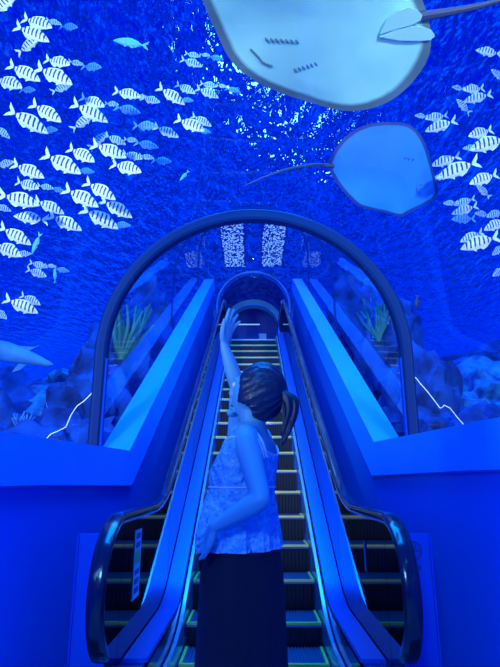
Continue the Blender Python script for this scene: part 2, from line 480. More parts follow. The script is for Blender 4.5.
# upper vault past the second ring
bm = bmesh.new()
loft(bm, [[Vector((x*0.98, d, z-0.02)) for x, z in arch_pts(16.1, low=2.2)] for d in (16.17, 17.8, 20.4)], caps=False, closed=False)
tag(mk('ceiling', bm, M['innerdark']), kind='structure')
ring_obj('trim_6', 17.6, 0.20, 0.5, M['teal'], c=6.26, R=1.02, a0=0, low=1.5)
ring_obj('trim_7', 17.33, 0.05, 0.05, M['ring_light'], c=6.24, R=0.93, a0=0, low=1.5)
bm = bmesh.new(); box(bm, -1.5, 1.5, 19.6, 19.7, 4.4, 8.0)
tag(mk('wall_back', bm, M['backwall'], smooth=False), kind='structure')
bm = bmesh.new(); box(bm, -1.15, 1.15, 13.6, 19.6, 4.25, 4.45)
tag(mk('floor_upper', bm, M['floor'], smooth=False), kind='structure')

# ------------------------------------------------------------------ escalator
ESC = empty('escalator', (0, 3.5, 0))
tag(ESC, 'escalator climbing through the glass tunnel with black handrails and yellow-edged steps', 'escalator')
E0 = Vector((0, 3.5, 0))
def part(name, bm, mat, smooth=True, parent=None):
    o = mk(name, bm, mat, ESC if parent is None else parent, smooth)
    o.location = -E0 if parent is None else Vector((0, 0, 0))
    return o

# steps: one mesh, shared; origin at the nose
bm = bmesh.new()
SW = 0.515; RISE = 0.2309
nr = 40
box(bm, -SW, SW, 0.0, 0.40, -0.03, -0.012)
for i in range(nr):
    x = -SW + 0.02 + (2*SW-0.04)*(i+0.5)/nr
    box(bm, x-0.007, x+0.007, 0.012, 0.395, -0.012, 0.0)
me_step_bm = bm
step = mk('step', bm, M['tread'], ESC, smooth=False)
bm = bmesh.new()
prof = [(0.0, -0.012), (0.006, -0.05), (0.022, -0.14), (0.045, -RISE-0.03), (0.06, -RISE-0.03), (0.03, -0.05), (0.03, -0.012)]
n = 60; rings = []
for i in range(n+1):
    x = -SW + 2*SW*i/n; dy = 0.005 if i % 2 else 0.0
    rings.append([Vector((x, y+dy*(k < 4), z)) for k, (y, z) in enumerate(prof)])
loft(bm, rings)
riser = mk('riser', bm, M['stepdark'], step, smooth=False)
bm = bmesh.new()
box(bm, -SW, SW, -0.004, 0.022, -0.014, 0.004)
nos = mk('nosing', bm, M['nosing'], step, smooth=False)
bm = bmesh.new()
box(bm, -SW, -SW+0.02, 0.02, 0.39, -0.01, 0.005)
sidel = mk('side_line', bm, M['nosing'], step, smooth=False)
bm = bmesh.new(); box(bm, SW-0.02, SW, 0.02, 0.39, -0.01, 0.005)
sider = mk('side_line', bm, M['nosing'], step, smooth=False)
noses = [(3.22, 0.004), (3.62, 0.012), (4.02, 0.055)] + [(4.42+0.4*k, 0.215+RISE*k) for k in range(19)] + [(12.02, 4.44), (12.42, 4.46)]
for i, (d, h) in enumerate(noses):
    if i == 0: s = step
    else:
        s = step.copy(); link(s, ESC)
        for c in (riser, nos, sidel, sider):
            q = c.copy(); link(q, s)
    s.location = Vector((0, d, h)) - E0
bm = bmesh.new(); box(bm, -0.5, 0.5, 3.0, 3.21, -0.01, 0.012)
for i in range(30):
    x = -0.49+0.98*i/29; box(bm, x-0.006, x+0.006, 3.21, 3.26, 0.004, 0.014)
part('comb_plate', bm, M['steel'], False)
bm = bmesh.new(); box(bm, -0.53, 0.53, 12.82, 13.6, 4.40, 4.46)
part('upper_landing_plate', bm, M['steel'], False)

LAND = 4.45
dk_path = fillet([(3.12, 0.35), ((0.35-0.15+2.337)/SL, 0.35), ((LAND+0.17-0.15+2.337)/SL, LAND+0.17), (13.5, LAND+0.17)], 1.0, 12)
sk_path = fillet([(2.9, 0.17), ((0.17-0.09+2.337)/SL, 0.17), ((LAND+0.10-0.09+2.337)/SL, LAND+0.10), (13.5, LAND+0.10)], 1.4, 12)
hr_pts = [(4.24+0.04, 1.10)]
HRO = 0.98
hh = 1.10
d1 = (hh-HRO+2.337)/SL
d2 = (LAND+1.0-HRO+2.337)/SL
newel = [(2.92+0.36*math.cos(a), 0.75+0.35*math.sin(a)) for a in [math.radians(x) for x in range(235, 89, -9)]]
hr_path = [Vector(p) for p in newel[:-1]] + fillet([newel[-1], (d1, hh), (d2, LAND+1.0), (13.6, LAND+1.0)], 1.6, 14)
up_n = [(13.6+0.36*math.cos(a), LAND+1.0-0.35+0.35*math.sin(a)) for a in [math.radians(x) for x in range(84, -60, -12)]]
hr_path += [Vector(p) for p in up_n]

def sweep(path, prof, side=1):
    """prof: (x, normal offset) closed; path in (y,z)"""
    rings = []; N = len(path)
    for i, p in enumerate(path):
        t = (path[min(i+1, N-1)] - path[max(i-1, 0)]).normalized()
        nrm = Vector((-t.y, t.x))
        rings.append([Vector((side*x, p.x+nrm.x*o, p.y+nrm.y*o)) for x, o in prof])
    bm = bmesh.new(); loft(bm, rings); return bm

def strip_between(x0, x1, pa, pb_, side):
    """vertical slab between x0 and x1 from the lower curve pa to the upper pb_ sampled on y"""
    def ev(path, y):
        for a, b_ in zip(path[:-1], path[1:]):
            if a.x <= y <= b_.x: return a.y+(b_.y-a.y)*(y-a.x)/max(1e-6, b_.x-a.x)
        return path[0].y if y < path[0].x else path[-1].y
    ys = [3.12+ (13.5-3.12)*i/60 for i in range(61)]
    rings = [[Vector((side*x0, y, ev(pa, y))), Vector((side*x1, y, ev(pa, y))), Vector((side*x1, y, ev(pb_, y))), Vector((side*x0, y, ev(pb_, y)))] for y in ys]
    bm = bmesh.new(); loft(bm, rings); return bm

for s in (-1, 1):
    part('deck', sweep(dk_path, [(0.565, 0.0), (0.57, 0.008), (0.695, 0.008), (0.70, 0.0), (0.70, -0.03), (0.565, -0.03)], s), M['steel'])
    part('skirt_panel', sweep(sk_path, [(0.528, 0.0), (0.532, 0.005), (0.556, 0.005), (0.56, 0.0), (0.56, -0.35), (0.528, -0.35)], s), M['skirt'])
    part('inner_panel', strip_between(0.565, 0.58, [p-Vector((0, 0.1)) for p in sk_path], [p-Vector((0, 0.012)) for p in dk_path], s), M['darkpanel'])
    # glass balustrade: panels between deck and handrail, joints every ~1.3 m
    def ev(path, y):
        best = None
        for a, b_ in zip(path[:-1], path[1:]):
            if a.x <= y <= b_.x+1e-9 and b_.x > a.x:
                v = a.y+(b_.y-a.y)*(y-a.x)/(b_.x-a.x)
                best = v if best is None else max(best, v)
        return best
    edges = [3.0, 4.6, 6.2, 7.8, 9.4, 11.0, 12.6, 13.6]
    for a_, b_e in zip(edges[:-1], edges[1:]):
        bm = bmesh.new(); rings = []
        a2, b2 = a_+0.006, b_e-0.006
        for i in range(17):
            y = a2+(b2-a2)*i/16
            lo = (ev(dk_path, y) if y > 3.13 else 0.35)
            if lo is None: lo = LAND+0.17
            hi = ev(hr_path, y) or hh
            rings.append([Vector((s*0.702, y, lo)), Vector((s*0.714, y, lo)), Vector((s*0.714, y, hi-0.05)), Vector((s*0.702, y, hi-0.05))])
        loft(bm, rings); part('glass_panel', bm, M['balglass'], False)
    # rounded end pane inside the newel
    bm = bmesh.new()
    cpts = [(3.0, 0.35-0.0), (3.0, 1.06)] + [(2.92+0.31*math.cos(a), 0.75+0.30*math.sin(a)) for a in [math.radians(x) for x in range(95, 236, 10)]] + [(2.85, 0.35)]
    fr = [[bm.verts.new((s*x, y, z)) for y, z in cpts] for x in (0.702, 0.714)]
    bm.faces.new(fr[0]); bm.faces.new(fr[1][::-1])
    for i in range(len(cpts)):
        j = (i+1) % len(cpts); bm.faces.new((fr[0][i], fr[1][i], fr[1][j], fr[0][j]))
    part('end_pane', bm, M['balglass'], False)
    # handrail with guide
    hp = []
    for k in range(14):
        a = 2*PI*k/14; ca, sa = math.cos(a), math.sin(a)
        hp.append((0.712+0.043*math.copysign(abs(ca)**0.7, ca), 0.0+0.020*math.copysign(abs(sa)**0.8, sa)-0.012))
    part('handrail', sweep(hr_path, hp, s), M['rubber'])
    part('rail_guide', sweep(hr_path, [(0.678, -0.034), (0.690, -0.031), (0.735, -0.031), (0.735, -0.052), (0.690, -0.052), (0.680, -0.046)], s), M['railguide'])
    # outer cladding between balustrade and wall, low dark gap cover
    oc = fillet([(2.5, 0.30), (4.55, 0.30), (12.3, nose(12.3)+0.02), (13.5, LAND+0.15)], 0.8, 8)
    part('outer_deck', sweep(oc, [(0.72, 0.0), (0.985, 0.0), (0.985, -0.05), (0.72, -0.05)], s), M['stepdark'])
    # newel base
    bm = bmesh.new(); box(bm, s*0.565 if s > 0 else -0.86, 0.86 if s > 0 else -0.565, 2.72, 3.12, 0.0, 0.33)
    bmesh.ops.bevel(bm, geom=bm.edges[:], offset=0.02, segments=2, affect='EDGES')
    part('newel_base', bm, M['darkpanel'])
    # guard panel between newel and wall
    bm = bmesh.new()
    x0, x1 = sorted((s*0.775, s*0.965))
    box(bm, x0, x1, 3.06, 3.075, 0.02, 0.985)
    gp = part('guard_panel', bm, M['sidepanel'], False)
    bm = bmesh.new(); box(bm, (x0 if s < 0 else x1)-0.004, (x0 if s < 0 else x1)+0.004, 3.045, 3.08, 0.02, 0.985)
    box(bm, x0, x1, 3.03, 3.075, 0.02, 0.07)
    q = mk('panel_edge', bm, M['steel'], gp, False)

# sticker on the left glass
bm = bmesh.new()
y0, y1, z0, z1, x = 3.30, 3.43, 0.62, 0.97, -0.697
y0, y1, z0, z1 = 3.27, 3.45, 0.60, 0.98
box(bm, x-0.002, x, y0, y1, z0, z1)
st = part('safety_sticker', bm, M['sign'], False)
st['label'] = 'white upright sticker with green patch'
bm = bmesh.new(); box(bm, x+0.0005, x+0.001, y0+0.02, y1-0.02, z0+0.19, z0+0.26)
mk('green_mark', bm, M['signgreen'], st, False)
for k in range(7):
    zc = z0+0.03+k*0.05
    if 0.15 < zc-z0 < 0.27: continue
    bm = bmesh.new(); box(bm, x+0.0005, x+0.001, y0+0.03, y1-0.03, zc, zc+0.03)
    mk('pictogram', bm, M['signblue'], st, False)

# round emblem and small mark on the right
bm = bmesh.new()
cx, cz, yy = 0.868, 0.90, 3.054
n = 28
for (ro, ri) in ((0.05, 0.042),):
    r1 = [Vector((cx+ro*math.cos(2*PI*k/n), yy, cz+ro*math.sin(2*PI*k/n))) for k in range(n)]
    r2 = [Vector((cx+ri*math.cos(2*PI*k/n), yy, cz+ri*math.sin(2*PI*k/n))) for k in range(n)]
    r3 = [v+Vector((0, 0.004, 0)) for v in r2]; r4 = [v+Vector((0, 0.004, 0)) for v in r1]
    vr = [[bm.verts.new(p) for p in r] for r in (r1, r2, r3, r4)]
    for a, b_ in zip(vr, vr[1:]+vr[:1]):
        for i in range(n): bm.faces.new((a[i], a[(i+1) % n], b_[(i+1) % n], b_[i]))
box(bm, cx-0.035, cx+0.035, yy, yy+0.004, cz-0.004, cz+0.004)
tube(bm, [(cx-0.012, yy, cz-0.028), (cx+0.002, yy, cz+0.004), (cx+0.014, yy, cz+0.028)], 0.006, 6)
for k in range(4): box(bm, cx-0.03+k*0.018, cx-0.018+k*0.018, yy, yy+0.004, cz-0.095, cz-0.075)
part('round_emblem', bm, M['signblue'], False)
bm = bmesh.new(); box(bm, 0.696, 0.698, 3.50, 3.54, 0.72, 0.90)
part('small_sticker', bm, M['signblue'], False)

# sign and lamp on the back wall of the upper landing
bm = bmesh.new(); box(bm, 0.22, 0.50, 19.56, 19.6, 6.33, 6.72)
tag(mk('wall_notice', bm, M['sign'], smooth=False), 'small pale notice on the dark end wall at the top of the escalator', 'sign')
e_ = empty('ceiling_light', (-0.28, 19.35, 7.02))
tag(e_, 'long narrow lit lamp above the top landing', 'light')
bm = bmesh.new(); box(bm, -0.55, 0.55, -0.06, 0.06, 0.02, 0.06); mk('housing', bm, M['ring'], e_, False)
bm = bmesh.new(); box(bm, -0.53, 0.53, -0.05, 0.05, 0.0, 0.02); mk('diffuser', bm, M['roomlamp'], e_, False)

for s_, lab in ((-1, 'left strip of glowing flecks added as shimmer above the far tunnel crown'), (1, 'right strip of glowing flecks added as shimmer above the far tunnel crown')):
    e_ = empty('shimmer_strip', (s_*0.60, 14.4, 8.05)); tag(e_, lab, 'light')  # glowing flecks on a backing, added in place of light shimmering at the crown
    bm = bmesh.new(); box(bm, -0.36, 0.36, -1.7, 1.7, 0.03, 0.08); mk('backing', bm, M['shimmer_back'], e_, False)
    bm = bmesh.new(); rq = random.Random(5+s_)
    for j in range(60):
        for i in range(11):
            if rq.random() < 0.35: continue
            x = -0.32+0.64*(i+rq.uniform(.1, .9))/11; y = -1.68+3.36*(j+rq.uniform(.1, .9))/60; w_ = rq.uniform(0.008, 0.030); l_ = rq.uniform(0.006, 0.016)
            box(bm, x-w_, x+w_, y-l_, y+l_, 0.015, 0.03)
    q = mk('flecks', bm, M['diode'], e_, False); q['kind'] = 'stuff'

# ------------------------------------------------------------------ reef
def rock(c, r, seed, name='reef_rock', mat='rock', lab='', group='reef rocks'):
    bm = bmesh.new(); bmesh.ops.create_icosphere(bm, subdivisions=4, radius=1)
    for v in bm.verts:
        p = v.co.normalized()
        k = 1 + 0.42*noise.noise(p*1.6+Vector((seed*3.1, 0, seed))) + 0.22*noise.noise(p*4+Vector((seed, seed, 0))) + 0.10*noise.noise(p*10+Vector((0, seed, 5)))
        v.co = Vector((p.x*r[0]*k, p.y*r[1]*k, p.z*r[2]*k))
    o = mk(name, bm, M[mat], loc=c)
    return tag(o, lab, 'rock', group)

def bush(c, n, h, seed, mat, lab, name='coral'):
    rr = random.Random(seed); bm = bmesh.new()
    for i in range(n):
        a = rr.uniform(0, 2*PI); t = rr.uniform(0.1, 0.75)
        p = Vector((0, 0, 0)); pts = [p.copy()]
        dr = Vector((math.cos(a)*t, math.sin(a)*t, 1)).normalized()
        for k in range(5):
            dr = (dr+Vector((rr.uniform(-.25, .25), rr.uniform(-.25, .25), 0.1))).normalized()
            p = p+dr*h/5*rr.uniform(.7, 1.2); pts.append(p.copy())
        tube(bm, pts, [h*0.05*(1-k*0.12) for k in range(6)], 6)
    o = mk(name, bm, M[mat], loc=c)
    return tag(o, lab, 'coral')

# ------------------------------------------------------------------ striped fish
def fish_body_bm():
    bm = bmesh.new(); rings = []
    prof = [(0.50, 0.004, -0.01), (0.47, 0.03, -0.008), (0.42, 0.062, 0), (0.34, 0.105, 0.008), (0.22, 0.145, 0.012), (0.08, 0.165, 0.012), (-0.08, 0.150, 0.006),
            (-0.2, 0.115, 0), (-0.28, 0.07, 0), (-0.34, 0.035, 0), (-0.37, 0.028, 0)]
    for x, h, zc in prof:
        w_ = h*0.42 if x > -0.3 else 0.012
        rings.append([Vector((x, w_*math.cos(2*PI*k/14), zc+h*math.sin(2*PI*k/14))) for k in range(14)])
    loft(bm, rings)
    return bm

def plate(bm, pts, th=0.006):
    a = [bm.verts.new((x, th/2, z)) for x, z in pts]; b = [bm.verts.new((x, -th/2, z)) for x, z in pts]
    bm.faces.new(a); bm.faces.new(b[::-1])
    for i in range(len(pts)):
        j = (i+1) % len(pts); bm.faces.new((a[i], b[i], b[j], a[j]))

fish_me, tail_me, fin_me, eye_me = {}, {}, {}, {}
for key, mb, mf in (('w', 'fish', 'fishfin'), ('b', 'fishb', 'fishfinb')):
    o = mk('barred_fish', fish_body_bm(), M[mb]); fish_me[key] = o.data; bpy.data.objects.remove(o)
    bm = bmesh.new(); plate(bm, [(-0.36, 0.02), (-0.43, 0.09), (-0.56, 0.20), (-0.53, 0.08), (-0.46, 0.0), (-0.53, -0.08), (-0.56, -0.18), (-0.43, -0.09), (-0.36, -0.02)])
    o = mk('tail_fin', bm, M[mf], smooth=False); tail_me[key] = o.data; bpy.data.objects.remove(o)
    bm = bmesh.new()
    plate(bm, [(0.20, 0.14), (0.12, 0.205), (0.0, 0.205), (-0.14, 0.165), (-0.24, 0.12), (-0.26, 0.08), (-0.1, 0.13)])
    plate(bm, [(0.02, -0.13), (-0.06, -0.20), (-0.18, -0.15), (-0.27, -0.08), (-0.2, -0.10)])
    plate(bm, [(0.22, -0.12), (0.12, -0.20), (0.10, -0.13)])
    o = mk('fins', bm, M[mf], smooth=False); fin_me[key] = o.data; bpy.data.objects.remove(o)
bm = bmesh.new()
for s in (-1, 1): bmesh.ops.create_uvsphere(bm, u_segments=8, v_segments=6, radius=0.016, matrix=Matrix.Translation((0.40, s*0.026, 0.02)))
o = mk('eyes', bm, M['black']); EYE = o.data; bpy.data.objects.remove(o)

def fish(px, py, ln, ang, key, label, group, z=None, flip=1, yaw=0.0):
    """ang: heading on the picture plane in degrees, 0 = to the right, positive upward"""
    if z is None: z = min(6.8, max(4.3, 128/ln))
    L = ln*z/F*1.06
    a = math.radians(ang)
    X = (CR*math.cos(a)+CU*math.sin(a))
    Zv = (-CR*math.sin(a)+CU*math.cos(a))
    if math.cos(a) < 0: Zv = -Zv
    X = (X + CF*math.sin(yaw)).normalized()
    Yv = Zv.cross(X).normalized(); Zv = X.cross(Yv)
    R = Matrix((X, Yv, Zv)).transposed().to_4x4()
    T = Matrix.Translation(at(px, py, z)) @ R @ Matrix.Diagonal((L, L, L, 1))
    b = bpy.data.objects.new('barred_fish', fish_me[key]); link(b); b.matrix_world = T
    tag(b, label, 'fish', group)
    for nm, me_ in (('tail_fin', tail_me[key]), ('fins', fin_me[key]), ('eyes', EYE)):
        q = bpy.data.objects.new(nm, me_); link(q, b)
    return b

GL, GR_ = 'barred fish schooling left of the tunnel', 'barred fish schooling right of the tunnel'
# clusters: (place text, side group, [ (px, py, len, heading, kind) ... ])
CL = [
 ('cut off by the top left corner', GL, [(5, 4, 30, 32, 'w')]),
 ('in the chain near the top left corner', GL, [(38, 23, 34, -24, 'w'), (54, 22, 14, -15, 'w'), (69, 27, 20, -12, 'b')]),
 ('in the crossed pair under the top left chain', GL, [(33, 34, 34, -24, 'w'), (29, 45, 26, 32, 'w')]),
 ('in the chain at upper left beside the light streaks', GL, [(58, 62, 29, -20, 'w'), (76, 63, 14, -14, 'w'), (92, 67, 22, -12, 'b')]),
 ('in the cluster touching the left edge, second down', GL, [(25, 73, 34, -28, 'w'), (9, 83, 34, -24, 'w'), (28, 90, 17, -8, 'b')]),
 ('in the crossed pair right of the left edge cluster', GL, [(55, 76, 38, -26, 'w'), (62, 88, 20, 28, 'w')]),
 ('in the chain level with the crossed pairs, upper left school', GL, [(93, 102, 28, -26, 'w'), (112, 104, 14, -10, 'w'), (128, 110, 24, -12, 'b')]),
 ('in the crossed pair at the middle of the left school', GL, [(91, 113, 34, -24, 'w'), (83, 122, 24, 36, 'w')]),
 ('in the trio with a large tail at far left centre', GL, [(47, 113, 34, -32, 'w'), (29, 122, 38, -28, 'w'), (50, 130, 18, -6, 'b')]),
 ('half cut off by the left edge, above the pair of tails', GL, [(2, 132, 18, -40, 'w')]),
 ('in the short chain right of the pale jack', GL, [(128, 94, 27, -16, 'w'), (141, 97, 12, 0, 'w'), (151, 100, 20, -20, 'w')]),
 ('in the row of four above the lone thick fish', GL, [(99, 140, 22, 38, 'w'), (116, 140, 20, -22, 'w'), (131, 140, 14, -12, 'w'), (147, 145, 22, -12, 'b')]),
 ('in the long chain above the lone thick fish', GL, [(110, 151, 33, -20, 'w'), (133, 156, 20, -18, 'w'), (147, 157, 14, -10, 'w'), (162, 161, 20, -10, 'b')]),
 ('alone with bold bars below the long chain', GL, [(127, 168, 33, -20, 'w')]),
 ('in the pair of thin fish heading for the bright water', GL, [(146, 126, 24, -6, 'b'), (167, 132, 24, -22, 'w')]),
 ('in the small chain beside the bright splash', GL, [(193, 55, 15, -14, 'w'), (205, 55, 10, -8, 'w'), (216, 58, 15, -10, 'b'), (192, 63, 21, -20, 'w')]),
 ('in the trio under the bright splash', GL, [(186, 89, 21, -28, 'w'), (172, 96, 28, -30, 'w'), (187, 100, 13, -5, 'b')]),
 ('in the small chain left of the big stingray', GL, [(209, 85, 17, -15, 'w'), (222, 86, 10, -8, 'w'), (233, 90, 14, -12, 'b'), (208, 93, 22, -18, 'w')]),
 ('in the trio lowest under the bright splash', GL, [(202, 121, 20, -26, 'w'), (191, 125, 30, -26, 'w'), (204, 131, 14, -6, 'b')]),
 ('in the trio with a fanned tail at the middle left', GL, [(82, 155, 32, -30, 'w'), (63, 164, 40, -28, 'w'), (86, 171, 16, -6, 'b')]),
 ('in the chain of two at the left edge under the tails', GL, [(5, 164, 20, 8, 'w'), (29, 171, 32, -24, 'w')]),
 ('in the short chain above the stack at lower left', GL, [(28, 185, 27, -20, 'w'), (46, 187, 15, -10, 'w'), (58, 190, 14, -14, 'b')]),
 ('in the stack at lower left', GL, [(20, 200, 38, -14, 'w'), (50, 207, 28, -24, 'w'), (30, 218, 30, 174, 'w'), (66, 223, 32, -24, 'w'), (3, 208, 16, -20, 'w')]),
 ('in the five packed together above the arch', GL, [(101, 191, 32, -30, 'w'), (82, 198, 36, -28, 'w'), (117, 209, 32, -28, 'w'), (101, 219, 36, -28, 'w'), (122, 225, 17, -4, 'b')]),
 ('in the trio at the left edge above the thin cyan fish', GL, [(16, 236, 32, -30, 'w'), (8, 250, 34, -24, 'w'), (23, 254, 16, 4, 'w')]),
 ('in the tiny group of four at lower left', GL, [(39, 265, 17, -15, 'w'), (51, 266, 10, -6, 'w'), (62, 270, 14, -10, 'b'), (37, 273, 21, -20, 'w')]),
 ('in the lowest pair of the left school', GL, [(31, 300, 21, -26, 'w'), (22, 306, 32, -24, 'w')]),
 ('cut off by the left edge below the whole school', GL, [(1, 314, 18, -35, 'w')]),
 ('at the right edge beside the big stingray tail', GL.replace('left', 'right'), [(488, 52, 24, 172, 'w'), (498, 75, 18, 150, 'w')]),
 ('in the upper quartet of the right school', GR_, [(458, 88, 13, 178, 'w'), (473, 89, 24, 196-4, 'w'), (477, 98, 25, 192, 'w'), (463, 106, 19, 142, 'w')]),
 ('in the trio just right of the small stingray snout', GR_, [(421, 116, 13, 180, 'w'), (436, 117, 22, 190, 'w'), (440, 126, 28, 196, 'w')]),
 ('in the trio at the right edge, upper half', GR_, [(480, 133, 28, 200, 'w'), (488, 144, 38, 198, 'w'), (471, 148, 16, 182, 'w')]),
 ('in the trio hugging the small stingray wing', GR_, [(445, 161, 26, 196, 'w'), (457, 170, 38, 200, 'w'), (442, 177, 16, 184, 'w')]),
 ('in the pair with one darting upward at the right', GR_, [(483, 179, 30, 200, 'w'), (483, 191, 17, 140, 'w')]),
 ('in the chain below the small stingray', GR_, [(450, 203, 14, 184, 'w'), (464, 202, 19, 196, 'w'), (464, 210, 23, 196, 'w'), (482, 214, 16, 176, 'w'), (495, 214, 20, 200, 'w'), (463, 219, 24, 184, 'b')]),
 ('cut off by the right edge below the chain', GR_, [(495, 225, 26, 205, 'w')]),
 ('in the lowest pair of the right school', GR_, [(471, 237, 23, 204, 'w'), (479, 243, 36, 198, 'w')]),
 ('at the right edge under the lowest pair', GR_, [(499, 250, 18, 215, 'w'), (499, 272, 18, 210, 'w')]),
]
ORD = {1: [''], 2: ['higher', 'lower'], 3: ['highest', 'middle', 'lowest'], 4: ['highest', 'second highest', 'second lowest', 'lowest'],
       5: ['highest', 'second highest', 'middle', 'second lowest', 'lowest'],
       6: ['highest', 'second highest', 'third highest', 'third lowest', 'second lowest', 'lowest']}
for place, grp, fl in CL:
    rk = sorted(range(len(fl)), key=lambda i: fl[i][1])
    for i, (px, py, ln, ang, key) in enumerate(fl):
        wd = ORD[len(fl)][rk.index(i)]
        col_ = 'dim blue' if key == 'b' else 'white'
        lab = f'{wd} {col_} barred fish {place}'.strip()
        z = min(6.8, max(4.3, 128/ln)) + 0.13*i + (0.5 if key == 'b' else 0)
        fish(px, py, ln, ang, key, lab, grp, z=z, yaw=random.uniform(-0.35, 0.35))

# plain fish (cyan jack, thin cyan fish, dark fish)
def plain_fish(px, py, ln, ang, z, mat, label, name='fish', slim=0.75):
    a = math.radians(ang)
    X = CR*math.cos(a)+CU*math.sin(a); Zv = -CR*math.sin(a)+CU*math.cos(a)
    if math.cos(a) < 0: Zv = -Zv
    Yv = Zv.cross(X)
    L = ln*z/F
    T = Matrix.Translation(at(px, py, z)) @ Matrix((X, Yv, Zv)).transposed().to_4x4() @ Matrix.Diagonal((L, L, L*slim, 1))
    o = mk(name, fish_body_bm(), M[mat]); o.matrix_world = T
    tag(o, label, 'fish')
    for nm, src in (('tail_fin', tail_me['w']), ('fins', fin_me['w'])):
        me2 = src.copy(); me2.materials.clear(); me2.materials.append(M[mat])
        q = bpy.data.objects.new(nm, me2); link(q, o)
    return o
plain_fish(130, 43, 34, 170, 5.2, 'cyanfish', 'pale cyan jack swimming left at the top of the left school', 'jack', 0.7)
plain_fish(36, 244, 22, 248, 5.0, 'cyanfish', 'thin cyan fish diving beside the left edge trio', slim=0.6)
plain_fish(55, 275, 15, 90, 5.4, 'cyanfish', 'small cyan fish upright under the tiny group of four', slim=0.6)
plain_fish(184, 176, 13, 228, 5.6, 'cyanfish', 'small cyan fish diving above the arch on the left', slim=0.7)
plain_fish(417, 303, 15, 268, 6.0, 'darkfish', 'small dark fish hanging nose down right of the arch', slim=0.9)

# ------------------------------------------------------------------ stingrays
def stingray(name, outline, z_of, mat, label, tail_px, tailr, thick, mouth=None, gills=(), fins=None, eyespot=None, center=None):
    """outline: pixels of the disc edge; the disc is a domed slab lying in the plane z_of(px,py)"""
    cx_, cy_ = center
    n = 72
    # resample outline by Catmull-Rom
    P = [Vector((x, y, 0)) for x, y in outline]
    m_ = len(P); sm = []
    for i in range(m_):
        p0, p1, p2, p3 = P[i-1], P[i], P[(i+1) % m_], P[(i+2) % m_]
        for s in range(6):
            t = s/6
            sm.append(0.5*((2*p1)+(-p0+p2)*t+(2*p0-5*p1+4*p2-p3)*t*t+(-p0+3*p1-3*p2+p3)*t**3))
    c0 = at(cx_, cy_, z_of(cx_, cy_))
    world = [at(p.x, p.y, z_of(p.x, p.y)) - c0 for p in sm]
    ux = (at(cx_+10, cy_, z_of(cx_+10, cy_))-c0).normalized()
    nrm = ux.cross(at(cx_, cy_-10, z_of(cx_, cy_-10))-c0).normalized()   # towards the camera side
    if nrm.dot(CAMLOC-c0) < 0: nrm = -nrm
    bm = bmesh.new(); lay = bm.verts.layers.float.new('rimd')
    levels = [0.0, 0.15, 0.3, 0.45, 0.6, 0.72, 0.82, 0.9, 0.96, 1.0]
    def prof(r): return (1-r*r)**0.9*0.8 + 0.9*math.exp(-(r/0.35)**2)*0.2
    tops = []
    for sgn, amt in ((1, 0.45), (-1, 1.0)):
        prev = None
        for li, r in enumerate(levels):
            if r == 0.0:
                v = bm.verts.new(nrm*sgn*thick*amt); v[lay] = 0; ring = [v]
            elif r == 1.0 and sgn == -1:
                ring = tops
            else:
                ring = []
                for k, p in enumerate(world):
                    wob = 0.0 if r < 0.85 else 0.1*thick*math.sin(k*0.35)
                    v = bm.verts.new(p*r + nrm*(sgn*thick*amt*prof(r) + wob)); v[lay] = r; ring.append(v)
                if r == 1.0: tops = ring
            if prev is not None:
                K = len(ring)
                for i in range(K):
                    j = (i+1) % K
                    if len(prev) == 1: bm.faces.new((prev[0], ring[i], ring[j]))
                    else: bm.faces.new((prev[i], ring[i], ring[j], prev[j]))
            prev = ring
    root = mk(name, bm, M[mat], loc=c0)
    tag(root, label, 'stingray')
    # tail
    tp = [at(x, y, z_of(x, y)) - c0 for x, y in tail_px]
    rr = [tailr*(1-0.85*i/(len(tp)-1)) for i in range(len(tp))]
    tp, rr = smooth_pts(tp, rr, 5)
    bm = bmesh.new(); tube(bm, tp, rr, 8); mk('tail', bm, M['raydark'], root)
    def on(x, y, lift=0.003):   # a point lying on the belly surface
        q = at(x, y, z_of(x, y)) - c0
        best = 0
        # radial fraction
        qq = Vector((x-cx_, y-cy_, 0)); 
        if qq.length > 1e-3:
            u = qq.normalized(); m0 = -2
            for p in sm:
                w_ = Vector((p.x-cx_, p.y-cy_, 0))
                dd = w_.normalized().dot(u)
                if dd > m0: m0 = dd; L_ = w_.length
            best = min(1, qq.length/L_)
        return q + nrm*(thick*0.45*prof(best)+lift)
    if mouth:
        bm = bmesh.new(); pts = [on(x, y, 0.012) for x, y in mouth]; pts, r_ = smooth_pts(pts, [0.006]*len(pts), 4)
        tube(bm, pts, r_, 6); mk('mouth', bm, M['raygill'], root)
    for row in gills:
        bm = bmesh.new()
        for (x, y, dx, dy) in row:
            tube(bm, [on(x-dx, y-dy, 0.010), on(x, y, 0.012), on(x+dx, y+dy, 0.010)], [0.004, 0.008, 0.004], 6)
        mk('gill_slits', bm, M['raygill'], root)
    if fins:
        for f_ in fins:
            bm = bmesh.new()
            a = [bm.verts.new(on(x, y, 0.012)) for x, y in f_]; b_ = [bm.verts.new(on(x, y, 0.028)) for x, y in f_]
            bm.faces.new(a); bm.faces.new(b_[::-1])
            for i in range(len(f_)):
                j = (i+1) % len(f_); bm.faces.new((a[i], b_[i], b_[j], a[j]))
            mk('pelvic_fin', bm, M['rayfin'], root)
    return root
zA = lambda x, y: 3.30 + (x-320)*0.0004 + (y-50)*0.0045
